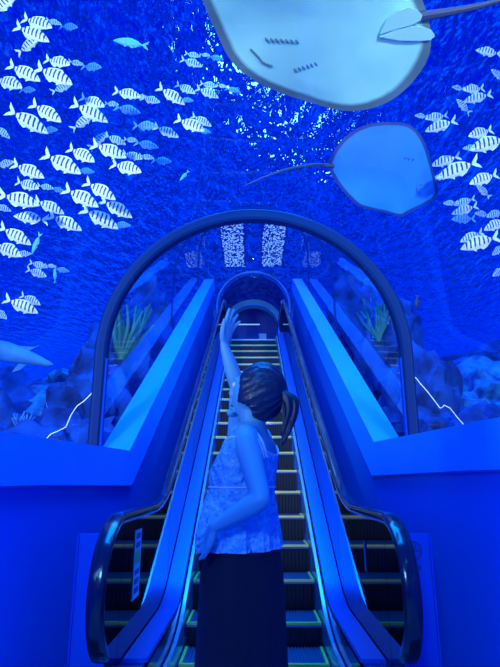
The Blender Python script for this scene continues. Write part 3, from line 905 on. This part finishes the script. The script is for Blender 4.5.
stingray('stingray', [(190, -40), (204, 4), (216, 32), (232, 62), (262, 84), (300, 100), (345, 111), (382, 104), (408, 88), (424, 66), (431, 40), (426, 10), (410, -20), (360, -60), (280, -80), (220, -70)],
         zA, 'ray1', 'huge pale stingray with grey rim gliding overhead at the top of the picture',
         [(408, 18), (430, 15), (470, 8), (510, -2), (560, -14)], 0.035, 0.10,
         mouth=[(250, 47), (258, 55), (262, 60), (272, 64)],
         gills=([(x, 37+0.05*(x-266), 1.2, 2.0) for x in range(266, 297, 5)], [(x, 68-0.35*(x-295), 1.5, 2.0) for x in range(295, 316, 4)]),
         fins=([(378, 30), (384, 18), (394, 9), (406, 5), (416, 8), (421, 13), (419, 18), (410, 22), (396, 25)], [(378, 33), (392, 27), (408, 24), (422, 25), (431, 29), (434, 34), (429, 38), (417, 38), (398, 37)]), center=(320, 15))
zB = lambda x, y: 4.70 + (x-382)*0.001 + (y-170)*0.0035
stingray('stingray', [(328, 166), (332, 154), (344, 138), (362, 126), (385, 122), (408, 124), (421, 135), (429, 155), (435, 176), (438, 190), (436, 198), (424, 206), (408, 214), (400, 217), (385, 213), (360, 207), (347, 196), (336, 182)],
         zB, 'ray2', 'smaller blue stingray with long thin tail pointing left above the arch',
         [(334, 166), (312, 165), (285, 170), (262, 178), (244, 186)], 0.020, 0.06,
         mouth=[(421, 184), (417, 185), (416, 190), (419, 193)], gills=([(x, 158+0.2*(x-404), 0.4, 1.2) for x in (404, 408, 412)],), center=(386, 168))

# ------------------------------------------------------------------ shark at the left edge
bm = bmesh.new()
zS = 6.5
spine = [(-40, 340), (-20, 345), (0, 350), (15, 354), (30, 358), (42, 362), (49, 364), (53, 364.5)]
pts = [at(x, y, zS) for x, y in spine]
c0 = pts[3].copy()
rr = [(0.02, 0.015), (0.07, 0.05), (0.12, 0.09), (0.115, 0.10), (0.085, 0.09), (0.055, 0.06), (0.035, 0.04), (0.006, 0.01)]
sp_, sr_ = smooth_pts([p-c0 for p in pts], rr, 4)
tube(bm, sp_, sr_, 14, up=CU)
sh = mk('shark', bm, M['shark'], loc=c0)
tag(sh, 'pale shark gliding over the reef at the left edge', 'shark')
def flatfin(pix, th, nm, par, mat, z, c0, tiltz=0.0):
    bm = bmesh.new()
    a = [bm.verts.new(at(x, y, z+tiltz*k)-c0+CF*th) for k, (x, y) in enumerate(pix)]; b_ = [bm.verts.new(at(x, y, z+tiltz*k)-c0-CF*th) for k, (x, y) in enumerate(pix)]
    bm.faces.new(a); bm.faces.new(b_[::-1])
    for i in range(len(pix)):
        j = (i+1) % len(pix); bm.faces.new((a[i], b_[i], b_[j], a[j]))
    return mk(nm, bm, M[mat], par)
flatfin([(8, 345), (16, 346), (34, 347), (40, 345), (30, 350), (20, 352)], 0.01, 'dorsal_fin', sh, 'shark', zS, c0)
flatfin([(22, 360), (30, 362), (20, 370), (12, 372)], 0.01, 'pectoral_fin', sh, 'shark', zS, c0)

# ------------------------------------------------------------------ light reflections in the acrylic, built as thin glowing lines
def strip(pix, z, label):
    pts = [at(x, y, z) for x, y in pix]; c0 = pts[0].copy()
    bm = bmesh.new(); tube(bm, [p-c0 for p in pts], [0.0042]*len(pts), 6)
    o = mk('reflection_line', bm, M['reflection'], loc=c0); tag(o, label, 'light')
strip([(98, 379), (95, 386), (91, 394), (84, 401), (77, 406), (71, 415), (66, 427), (58, 431), (51, 434), (44, 441)], 4.75, 'thin jagged white reflection line at the foot of the arch, left side')
strip([(401, 360), (405, 367), (411, 374), (417, 379), (419, 382), (427, 391), (434, 400), (440, 408), (443, 407), (444, 405), (450, 408), (457, 417), (465, 426)], 4.75, 'thin jagged white reflection line at the foot of the arch, right side')

# ------------------------------------------------------------------ woman
def atd(px, py, d):
    u, v = (px-250)/F, (333.5-py)/F
    z = (d-CAMLOC.y)/(CF.y+CU.y*v+CR.y*u)
    return at(px, py, z)
WB = Vector((-0.03, 1.92, 0))
WOM = empty('person', WB)
tag(WOM, 'woman in pale camisole and long dark skirt standing at the escalator foot, arm raised', 'person')

body = bmesh.new()
def limb(pts, rad, n=14, sub=4, up=None):
    p_, r_ = smooth_pts(pts, rad, sub)
    tube(body, p_, r_, n, up=up)
    for q, r in ((p_[0], r_[0]), (p_[-1], r_[-1])):
        bmesh.ops.create_icosphere(body, subdivisions=2, radius=min(r)*0.98, matrix=Matrix.Translation(q))

def ell(px, py, d, a, b, n=28, rot=0.0, p=1.0):
    c = atd(px, py, d); out = []
    for k in range(n):
        t = 2*PI*k/n
        x, y = a*math.cos(t), b*math.sin(t)
        out.append(c+Vector((x*math.cos(rot)-y*math.sin(rot), x*math.sin(rot)+y*math.cos(rot), 0)))
    return out
TR = -0.35      # torso turned a little away: chest towards the left and the tunnel
torso = [ell(252, 424, 1.93, 0.050, 0.052, rot=TR), ell(252, 431, 1.93, 0.056, 0.075, rot=TR), ell(251, 437, 1.925, 0.068, 0.125, rot=TR), ell(250, 444, 1.92, 0.085, 0.155, rot=TR), ell(248, 455, 1.92, 0.092, 0.150, rot=TR),
         ell(247, 475, 1.92, 0.098, 0.140, rot=TR), ell(247, 500, 1.92, 0.090, 0.122, rot=TR), ell(247, 520, 1.92, 0.092, 0.125, rot=TR), ell(245, 550, 1.92, 0.110, 0.152, rot=TR), ell(243, 585, 1.92, 0.120, 0.165, rot=TR), ell(243, 605, 1.92, 0.09, 0.13, rot=TR)]
loft(body, torso)
# bust
for dy in (-0.06, 0.07):
    c = atd(233, 464, 1.94+dy)
    bmesh.ops.create_icosphere(body, subdivisions=3, radius=0.055, matrix=Matrix.Translation(c))
# neck and head
fwd = Vector((-0.82, 0.50, 0.30)).normalized()
side = Vector((0, 0, 1)).cross(fwd).normalized()      # towards her left (camera side)
upv = fwd.cross(side).normalized()
HC = atd(255, 394, 1.93)
limb([atd(252, 436, 1.93), atd(253, 424, 1.93), HC-upv*0.04], [0.055, 0.048, 0.05])
def hp_(f, s, u): return HC+fwd*f+side*s+upv*u
hr = []
for i in range(15):
    t = PI*i/14; zz = math.cos(t)
    ring = []
    for k in range(28):
        a = 2*PI*k/28
        cx_, sx_ = math.cos(a), math.sin(a)
        rr_ = math.sin(t)
        f_ = (0.088 if cx_ > 0 else 0.094)*cx_*rr_; s_ = 0.072*sx_*rr_
        u_ = 0.108*zz
        if u_ < -0.02:
            k_ = min(1, (-0.02-u_)/0.09)
            s_ *= 1-0.28*k_
            if cx_ < 0: f_ *= 1-0.45*k_
            else: f_ *= 1+0.10*k_
        ring.append(hp_(f_, s_, u_))
    hr.append(ring)
hr[0] = [p + (q-hp_(0, 0, 0.108))*0 for p, q in zip(hr[0], hr[0])]
hr = [[p+Vector((1e-5*k, 0, 0)) for k, p in enumerate(r)] for r in hr]
loft(body, hr)
limb([hp_(0.080, 0, 0.022), hp_(0.094, 0, 0.0), hp_(0.104, 0, -0.020), hp_(0.088, 0, -0.030)], [0.008, 0.009, 0.013, 0.010], 8)
limb([hp_(0.084, -0.022, -0.052), hp_(0.094, 0, -0.051), hp_(0.084, 0.022, -0.052)], [0.005, 0.008, 0.005], 8)
limb([hp_(0.082, -0.020, -0.063), hp_(0.091, 0, -0.063), hp_(0.082, 0.020, -0.063)], [0.005, 0.008, 0.005], 8)
limb([hp_(0.072, -0.018, -0.092), hp_(0.082, 0, -0.092), hp_(0.072, 0.018, -0.092)], [0.014, 0.018, 0.014], 8)
limb([hp_(0.074, -0.045, 0.036), hp_(0.086, -0.02, 0.034), hp_(0.088, 0, 0.03), hp_(0.086, 0.02, 0.034), hp_(0.074, 0.045, 0.036)], [0.008]*5, 8)
for s in (-1, 1):
    limb([hp_(0.0, s*0.070, 0.022), hp_(-0.012, s*0.075, 0.026), hp_(-0.020, s*0.077, 0.008), hp_(-0.012, s*0.075, -0.014), hp_(0.0, s*0.070, -0.026)], [0.006, 0.008, 0.008, 0.008, 0.006], 8)
# arms
S1, E1, W1 = atd(246, 440, 1.80), atd(261, 500, 1.68), atd(214, 527, 1.715)
limb([atd(249, 438, 1.86), S1, S1.lerp(E1, 0.35), S1.lerp(E1, 0.75), E1], [0.046, 0.047, 0.041, 0.035, 0.031])
limb([E1, E1.lerp(W1, 0.25), E1.lerp(W1, 0.6), W1], [0.031, 0.032, 0.026, 0.018])
S2, E2, W2 = atd(240, 438, 2.06), atd(238, 388, 2.14), atd(224, 345, 2.10)
limb([atd(246, 438, 1.99), S2, S2.lerp(E2, 0.4), E2], [0.05, 0.050, 0.043, 0.034])
limb([E2, E2.lerp(W2, 0.3), E2.lerp(W2, 0.7), W2], [0.032, 0.033, 0.026, 0.018])
# hands
def hand(wrist, dirv, thumbdir, length, curls, spread, tcurl=0.3, normal=None):
    d_ = dirv.normalized(); t_ = (thumbdir-d_*thumbdir.dot(d_)).normalized()
    n_ = d_.cross(t_).normalized() if normal is None else normal
    pl = length*0.52
    rings = []
    for f, w_, h_ in ((0, 0.021, 0.016), (0.35, 0.030, 0.015), (0.75, 0.039, 0.013), (1.0, 0.037, 0.011)):
        c = wrist+d_*pl*f
        rings.append([c+t_*w_*math.cos(2*PI*k/14)+n_*h_*math.sin(2*PI*k/14) for k in range(14)])
    loft(body, rings)
    lens_ = (0.44, 0.50, 0.46, 0.36)
    for i in range(4):
        off = (1.5-i)/1.5*0.028
        base = wrist+d_*pl*0.88+t_*off
        ang = spread[i]; cl = curls[i]
        dd = (d_*math.cos(ang)+t_*math.sin(ang)).normalized()
        L = length*lens_[i]
        pts = [base]; cur = dd
        for s_, fr in enumerate((0.45, 0.31, 0.24)):
            cur = (cur*math.cos(cl*0.6 if s_ == 0 else cl)+n_*math.sin(cl*0.6 if s_ == 0 else cl)).normalized()
            # re-orthogonalise the bending direction
            pts.append(pts[-1]+cur*(L+length*0.06)*fr)
        limb(pts, [0.0095, 0.0088, 0.008, 0.0065], 10, 3)
    b0 = wrist+d_*pl*0.22+t_*0.020
    td = (d_*0.72+t_*0.70+n_*tcurl).normalized()
    td2 = (d_*0.92+t_*0.35+n_*tcurl).normalized()
    limb([b0, b0+td*length*0.20, b0+td*length*0.20+td2*length*0.20, b0+td*length*0.20+td2*length*0.33], [0.014, 0.012, 0.010, 0.007], 10, 3)
tip2 = atd(236, 311, 2.16)
hand(W2, atd(231, 318, 2.12)-W2, Vector((-0.40, -0.85, 0.2)), 0.160, [0.06, 0.10, 0.16, 0.24], [0.14, 0.03, -0.10, -0.24], 0.12, normal=None)
hand(W1, atd(206, 546, 1.80)-W1, Vector((0.25, -0.95, -0.1)), 0.145, [0.16, 0.22, 0.28, 0.32], [0.05, 0.0, -0.05, -0.10], 0.2)
# legs
for sgn, foot in ((-1, (-0.02, 1.84)), (1, (-0.06, 2.02))):
    hip = atd(244, 592, 1.92+sgn*0.075)
    knee = Vector((hip.x-0.02, hip.y, 0.50)); ank = Vector((foot[0], foot[1], 0.09))
    limb([hip, hip.lerp(knee, 0.5), knee, knee.lerp(ank, 0.35), ank.lerp(knee, 0.15), ank], [0.085, 0.07, 0.05, 0.052, 0.034, 0.032])
    limb([ank+Vector((0.03, 0, -0.045)), ank+Vector((-0.05, 0.02, -0.055)), ank+Vector((-0.13, 0.06, -0.068))], [0.03, 0.032, 0.02])
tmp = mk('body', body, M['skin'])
md = tmp.modifiers.new('r', 'REMESH'); md.mode = 'VOXEL'; md.voxel_size = 0.0045
m2 = tmp.modifiers.new('s', 'SMOOTH'); m2.factor = 0.5; m2.iterations = 6
dg = bpy.context.evaluated_depsgraph_get(); dg.update()
me_b = bpy.data.meshes.new_from_object(tmp.evaluated_get(dg))
for p in me_b.polygons: p.use_smooth = True
bpy.data.objects.remove(tmp)
bo = bpy.data.objects.new('body', me_b); link(bo, WOM); bo.location = -WB
if not me_b.materials: me_b.materials.append(M['skin'])
def wpart(name, bm, mat, smooth=True):
    o = mk(name, bm, mat, WOM, smooth); o.location = -WB; return o
for s in (-1, 1):
    bm = bmesh.new(); bmesh.ops.create_uvsphere(bm, u_segments=12, v_segments=8, radius=0.012, matrix=Matrix.Translation(hp_(0.077, s*0.030, 0.014)))
    wpart('eye', bm, M['eye'])
# shoes
for foot in ((-0.02, 1.84), (-0.06, 2.02)):
    bm = bmesh.new(); rings = []
    ax = Vector((-0.94, 0.34, 0)); ay = Vector((0.34, 0.94, 0))
    for t, w_, h_ in ((-0.06, 0.018, 0.02), (-0.05, 0.03, 0.05), (0.0, 0.036, 0.06), (0.08, 0.042, 0.045), (0.15, 0.042, 0.03), (0.19, 0.03, 0.022), (0.205, 0.012, 0.012)):
        c = Vector((foot[0], foot[1], 0.002))+ax*t
        rings.append([c+ay*w_*math.cos(a)+Vector((0, 0, max(0, h_+h_*math.sin(a)))) for a in [2*PI*k/14 for k in range(14)]])
    loft(bm, rings); wpart('shoe', bm, M['shoe'])

# camisole
def cloth(rows, n=96, closed=True, th=0.004):
    rings = []
    for (px, py, d, a, b, amp, fq, ph) in rows:
        c = atd(px, py, d); ring = []
        for k in range(n):
            t = 2*PI*k/n
            w_ = 1+amp*(math.sin(fq*t+ph)+0.5*math.sin(fq*1.7*t+ph*2.1+1)+0.4*math.sin(fq*2.9*t+2))
            x, y = a*w_*math.cos(t), b*w_*math.sin(t)
            ring.append(c+Vector((x*math.cos(TR)-y*math.sin(TR), x*math.sin(TR)+y*math.cos(TR), 0)))
        rings.append(ring)
    return rings
rows = [(251.5, 443, 1.925, 0.088, 0.158, 0.0, 7, 0), (250.5, 447, 1.92, 0.094, 0.160, 0.004, 7, 0), (248, 456, 1.92, 0.102, 0.160, 0.005, 7, 0.1), (244.5, 470, 1.92, 0.112, 0.156, 0.007, 7, 0.2), (242.5, 480, 1.92, 0.112, 0.150, 0.010, 8, 0.3),
        (242.5, 487, 1.92, 0.110, 0.146, 0.006, 8, 0.3), (242, 490, 1.92, 0.112, 0.146, 0.016, 11, 0.4), (240.5, 503, 1.92, 0.122, 0.150, 0.028, 11, 0.5), (239.5, 520, 1.92, 0.132, 0.158, 0.036, 11, 0.7), (239, 535, 1.92, 0.139, 0.166, 0.042, 11, 0.9), (239.5, 547, 1.92, 0.141, 0.170, 0.045, 11, 1.0)]
rg = cloth(rows)
# scoop the neckline front and back between the straps
n = len(rg[0])
for k in range(n):
    t = 2*PI*k/n
    dip = 0.045*(abs(math.cos(t))**3)
    for i, wgt in ((0, 1.0), (1, 0.75), (2, 0.4)):
        rg[i][k] = rg[i][k]-Vector((0, 0, dip*wgt)) + Vector((0, 0, 0.012*abs(math.sin(t))**4*wgt))
inner = [[p+(sum(r, Vector())/n-p).normalized()*0.004 for p in r] for r in rg]
bm = bmesh.new(); loft(bm, rg+inner[::-1], caps=False)
vs_ = list(bm.verts); m_ = len(rg)*2
# bridge the neckline
for k in range(n):
    j = (k+1) % n
    bm.faces.new((vs_[k], vs_[j], vs_[(m_-1)*n+j], vs_[(m_-1)*n+k]))
cam_o = wpart('camisole', bm, M['camisole'])
# seam and ruffle trim at the empire line and neckline
bm = bmesh.new(); ring = [p+(p-sum(rg[5], Vector())/n).normalized()*0.002 for p in rg[5]]
tube(bm, ring+[ring[0]], 0.003, 6); q = mk('seam', bm, M['strap'], cam_o); 
bm = bmesh.new(); ring = [p.copy() for p in rg[0]]
tube(bm, ring+[ring[0]], 0.0035, 6); mk('neckline_trim', bm, M['strap'], cam_o)
# straps over both shoulders
def strap_pts(pix): return [atd(*p) for p in pix]
for pix in ([(264, 458, 1.785), (261, 447, 1.772), (256, 437, 1.775), (249, 430.5, 1.80), (242, 429, 1.84), (236, 434, 1.90)],
            [(267, 457, 1.80), (264, 446, 1.785), (259, 436, 1.79), (252, 429, 1.82), (245, 427.5, 1.86), (238, 431, 1.92)],
            [(273, 448, 1.95), (271, 438, 1.98), (268, 431, 2.02), (262, 428, 2.04)]):
    bm = bmesh.new(); p_, r_ = smooth_pts(strap_pts(pix), [0.0042]*len(pix), 4); tube(bm, p_, r_, 8)
    mk('strap', bm, M['strap'], cam_o)
# skirt
rows = [(244, 536, 1.92, 0.112, 0.150, 0.0, 9, 0), (243.5, 545, 1.92, 0.120, 0.158, 0.002, 9, 0), (242.5, 575, 1.92, 0.135, 0.175, 0.006, 9, 0.2), (243, 620, 1.92, 0.138, 0.19, 0.015, 9, 0.4), (243, 670, 1.92, 0.142, 0.20, 0.022, 9, 0.6)]
rg = cloth(rows)
base = rg[-1]; cb = sum(base, Vector())/n
for k_, (hz, g) in enumerate(((0.45, 1.12), (0.22, 1.22))):
    rg.append([Vector((cb.x-0.01+(p.x-cb.x)*g, cb.y+(p.y-cb.y)*g, hz)) for p in base])
inner = [[p+(sum(r, Vector())/n-p).normalized()*0.004 for p in r] for r in rg]
bm = bmesh.new(); loft(bm, rg+inner[::-1], caps=False)
wpart('long_skirt', bm, M['skirtcloth'])

# hair: cap with combed locks drawn to a low ponytail at the back
tailp = atd(279, 391, 1.90)
bm = bmesh.new(); nl, nk = 26, 90
grid = []
cback = HC-fwd*0.022+upv*0.006
for i in range(nl+1):
    t = PI*i/nl; ring = []
    for k in range(nk):
        a = 2*PI*k/nk
        # pole of the cap is the ponytail root direction
        pole = (tailp-cback).normalized()
        q1 = (upv-pole*upv.dot(pole)).normalized(); q2 = pole.cross(q1)
        dirn = pole*math.cos(t)+(q1*math.cos(a)+q2*math.sin(a))*math.sin(t)
        f_, s_, u_ = dirn.dot(fwd), dirn.dot(side), dirn.dot(upv)
        R_ = 1/math.sqrt((f_/ (0.100 if f_ > 0 else 0.098))**2+(s_/0.094)**2+(u_/(0.118 if u_ > 0 else 0.105))**2)
        R_ *= 1+0.018*math.sin(a*19+3*math.sin(t*2))*math.sin(t)+0.012*math.sin(a*43)*math.sin(t)
        # open the face
        face = max(0, f_-0.40-0.55*max(0, u_))*2.2
        if u_ > 0.62: face *= 0.2
        R_ *= 1-0.35*min(1, face)
        if u_ < -0.55 and f_ > -0.2: R_ *= 0.80
        ring.append(cback+dirn*R_)
    grid.append(ring)
grid[0] = [p+Vector((1e-5*k, 0, 0)) for k, p in enumerate(grid[0])]; grid[-1] = [p+Vector((1e-5*k, 0, 0)) for k, p in enumerate(grid[-1])]
loft(bm, grid); hair_o = wpart('hair', bm, M['hair'])
bm = bmesh.new()
rnd = random.Random(3)
core = [(277, 390), (285, 397), (291, 406), (291, 420), (287, 434), (282, 446)]
for s_ in range(46):
    ox, oy, od = rnd.gauss(0, 3.3), rnd.gauss(0, 2.6), rnd.gauss(0, 0.012)
    e = rnd.uniform(0.7, 1.0)
    pix = []
    for i, (x, y) in enumerate(core):
        f_ = i/5; sp2 = 0.25+1.0*math.sin(PI*min(1, f_*1.15+0.05))
        pix.append(atd(x+ox*sp2+(rnd.gauss(0, 1.1) if i > 3 else 0), y*e+(1-e)*core[0][1]+oy*sp2*0.7, 1.90+od*sp2*1.5-0.01*f_))
    p_, r_ = smooth_pts(pix, [0.005, 0.009, 0.010, 0.008, 0.005, 0.0012], 4)
    tube(bm, p_, r_, 6)
q = mk('ponytail', bm, M['hair'], hair_o)
bm = bmesh.new(); bmesh.ops.create_uvsphere(bm, u_segments=14, v_segments=8, radius=0.017, matrix=Matrix.Translation(atd(280, 392, 1.895)))
mk('hair_tie', bm, M['black'], hair_o)

rr_ = random.Random(11)
RW = ['broad dark reef boulder', 'low reef boulder', 'knobbly reef boulder', 'pale crusted reef boulder', 'tall reef boulder', 'rounded reef boulder']
spots = [  # px, py, z, rx, rz, mat, label
 (6, 430, 7.0, 0.95, 0.75, 'rock', 'dark reef boulder cut off by the left edge above the wall top'),
 (38, 415, 8.2, 0.75, 0.62, 'rock2', 'pale crusted reef boulder under the shark'),
 (70, 408, 7.6, 0.60, 0.55, 'rock2', 'reef boulder just left of the left reflection line'),
 (30, 450, 6.2, 0.8, 0.6, 'rock', 'low dark boulder behind the left wall top'),
 (88, 430, 6.4, 0.45, 0.5, 'rock', 'dark boulder behind the left foot of the arch'),
 (84, 385, 9.5, 0.8, 0.5, 'rock2', 'far pale boulder beside the left arch post'),
 (5, 395, 10.5, 1.2, 0.7, 'rock', 'far dark boulder below the shark at the left edge'),
 (440, 390, 9.6, 1.3, 0.7, 'rock', 'far broad boulder right of the arch foot'),
 (490, 400, 8.0, 1.0, 0.9, 'rock2', 'crusted boulder at the right edge above the wall'),
 (430, 420, 6.6, 0.6, 0.55, 'rock', 'low boulder behind the right reflection line'),
 (468, 415, 7.2, 0.7, 0.6, 'rock2', 'knobbly boulder right of the right reflection line'),
 (500, 440, 6.0, 0.7, 0.6, 'rock', 'dark boulder low at the right edge'),
 (492, 362, 12.0, 1.5, 0.6, 'rock', 'farthest dim boulder at the right edge'),
 (150, 345, 8.6, 0.55, 1.0, 'rock', 'dark reef column seen through the arch, left side, nearer'),
 (172, 318, 11.0, 0.6, 1.2, 'rock', 'dark reef column seen through the arch, left side, farther'),
 (120, 385, 7.0, 0.5, 0.7, 'rock', 'dark boulder inside the arch beside the left sloping wall'),
 (345, 325, 9.0, 0.6, 1.1, 'rock', 'dark reef column seen through the arch, right side, nearer'),
 (322, 300, 11.5, 0.5, 1.1, 'rock', 'dark reef column seen through the arch, right side, farther'),
 (385, 385, 6.8, 0.5, 0.7, 'rock', 'dark boulder inside the arch beside the right sloping wall'),
]
for i, (px, py, z, rx, rz, mat, lab) in enumerate(spots):
    c = at(px, py, z)
    if abs(c.x) < 1.6+rx*1.15: c.x = math.copysign(1.6+rx*1.15, c.x)
    c.z -= rz*0.45
    # boulders are stacked: the column of rock below each reaches the tank floor
    rock(c, (rx, rx*1.0, rz), i*1.7+0.3, mat=mat, lab=lab)
# rock beds the boulders rest on, one rising bank per side
for s, lab, nm in ((-1, 'dark rocky reef bank rising along the left of the tunnel', 'l'), (1, 'dark rocky reef bank rising along the right of the tunnel', 'r')):
    bm = bmesh.new(); nx, ny = 40, 110
    vs = []
    for j in range(ny+1):
        y = 1.5+(22)*j/ny; row = []
        for i in range(nx+1):
            x = 1.75+10.5*i/nx
            base = 0.4+0.26*max(0, min(y, 15)-2.5)
            near = max(0, 1-(x-1.75)/0.8)*0.2
            h = base*(0.75+0.25*min(1, (x-1.6)/3)) + 0.55*noise.fractal(Vector((x*0.6*s, y*0.6, 3.3)), 0.8, 2.1, 5) - near
            row.append(bm.verts.new((s*x, y, max(-0.02, h))))
        vs.append(row)
    for j in range(ny):
        for i in range(nx): bm.faces.new((vs[j][i], vs[j][i+1], vs[j+1][i+1], vs[j+1][i]))
    # skirts down to the tank floor
    edge = [vs[0][i] for i in range(nx+1)]+[vs[j][nx] for j in range(1, ny+1)]+[vs[ny][i] for i in range(nx-1, -1, -1)]+[vs[j][0] for j in range(ny-1, 0, -1)]
    low = [bm.verts.new((v.co.x, v.co.y, -0.05)) for v in edge]
    for i in range(len(edge)):
        j = (i+1) % len(edge); bm.faces.new((edge[i], edge[j], low[j], low[i]))
    bm.faces.new(low)
    o = mk('reef_bank', bm, M['rock']); tag(o, lab, 'rock')
for (px, py, z, n_, h, mat, lab, nm) in [
    (20, 425, 6.0, 16, 0.35, 'coral', 'branching coral low at the left edge', 'coral'), (52, 418, 6.6, 18, 0.35, 'coral', 'branching coral on the boulder under the shark', 'coral'),
    (78, 400, 7.6, 14, 0.35, 'coral', 'small coral cluster near the left arch post', 'coral'), (455, 405, 7.0, 18, 0.4, 'coral', 'branching coral behind the right reflection line', 'coral'),
    (488, 392, 7.6, 16, 0.4, 'coral', 'branching coral at the right edge boulder', 'coral'), (165, 330, 8.0, 22, 0.9, 'kelp', 'green weed clump seen through the arch beside the left sloping wall', 'seaweed'),
    (350, 320, 8.4, 18, 0.7, 'kelp', 'green weed clump seen through the arch beside the right sloping wall', 'seaweed')]:
    c = at(px, py, z)
    if abs(c.x) < 2.0: c.x = math.copysign(2.0, c.x)
    c.z -= h*0.5
    bush(c, n_, h, px, mat, lab, nm)

def lamp(kind, loc, target, energy, color, size=1.0, size_y=None, spot=None, name='lamp'):
    l = bpy.data.lights.new(name, kind); l.energy = energy; l.color = color
    if kind == 'AREA':
        l.size = size
        if size_y: l.shape = 'RECTANGLE'; l.size_y = size_y
    else:
        l.shadow_soft_size = size
    if kind == 'SPOT': l.spot_size = math.radians(spot or 80); l.spot_blend = 0.6
    o = bpy.data.objects.new(name, l); COL.objects.link(o); o.location = loc
    o.rotation_euler = (Vector(target)-Vector(loc)).to_track_quat('-Z', 'Y').to_euler()
    return o
# unseen spots added behind and beside the camera to brighten rays and schools
lamp('SPOT', (-3.6, -1.0, 1.7), (0.6, 2.9, 4.0), 360, (0.70, 1.0, 0.92), 0.25, spot=62, name='unseen_spot')
lamp('SPOT', (3.6, -1.0, 1.7), (0.0, 3.0, 4.2), 220, (0.60, 0.92, 1.0), 0.25, spot=58, name='unseen_spot')
lamp('SPOT', (-3.4, -3.6, 3.0), (-2.6, 4.5, 3.6), 3000, (0.88, 0.97, 1.0), 0.3, spot=58, name='unseen_spot')
lamp('SPOT', (3.4, -3.6, 3.0), (2.8, 4.5, 3.4), 2200, (0.88, 0.97, 1.0), 0.3, spot=54, name='unseen_spot')
# blue lights washing the tunnel from above
lamp('AREA', (0, 4.5, 9.8), (0, 5.0, 0), 2700, (0.0, 0.22, 1.0), 5, 8, name='tank_overhead_light')
lamp('AREA', (-0.9, -2.2, 3.2), (0, 3, 1.0), 75, (0.16, 0.50, 1.0), 0.8, name='tunnel_fill')  # unseen fill added behind the camera for the woman and walls
lamp('POINT', (0, 18.9, 6.0), (0, 0, 0), 16, (0.02, 0.25, 1.0), 0.03, name='landing_fill')  # unseen fill added to brighten the back wall
# lamps hung over the water, seen only through the ripples
k = 0
for x, ys in ((-3.0, (9.0,)), (-0.2, (14.5,)), (1.0, (9.0, 12, 18)), (2.6, (11, 15, 21))):
    for y in ys:
        e_ = empty('tank_lamp', (x, y, 13.0))
        tag(e_, 'bright lamp over the water shimmering through the ripples', 'light', 'lamps over the tank')
        bm = bmesh.new(); box(bm, -0.8, 0.8, -0.6, 0.6, 0.05, 0.25); mk('housing', bm, M['ring'], e_, False)
        bm = bmesh.new(); box(bm, -0.76, 0.76, -0.56, 0.56, 0.0, 0.05); mk('diffuser', bm, M['lampon'], e_, False)
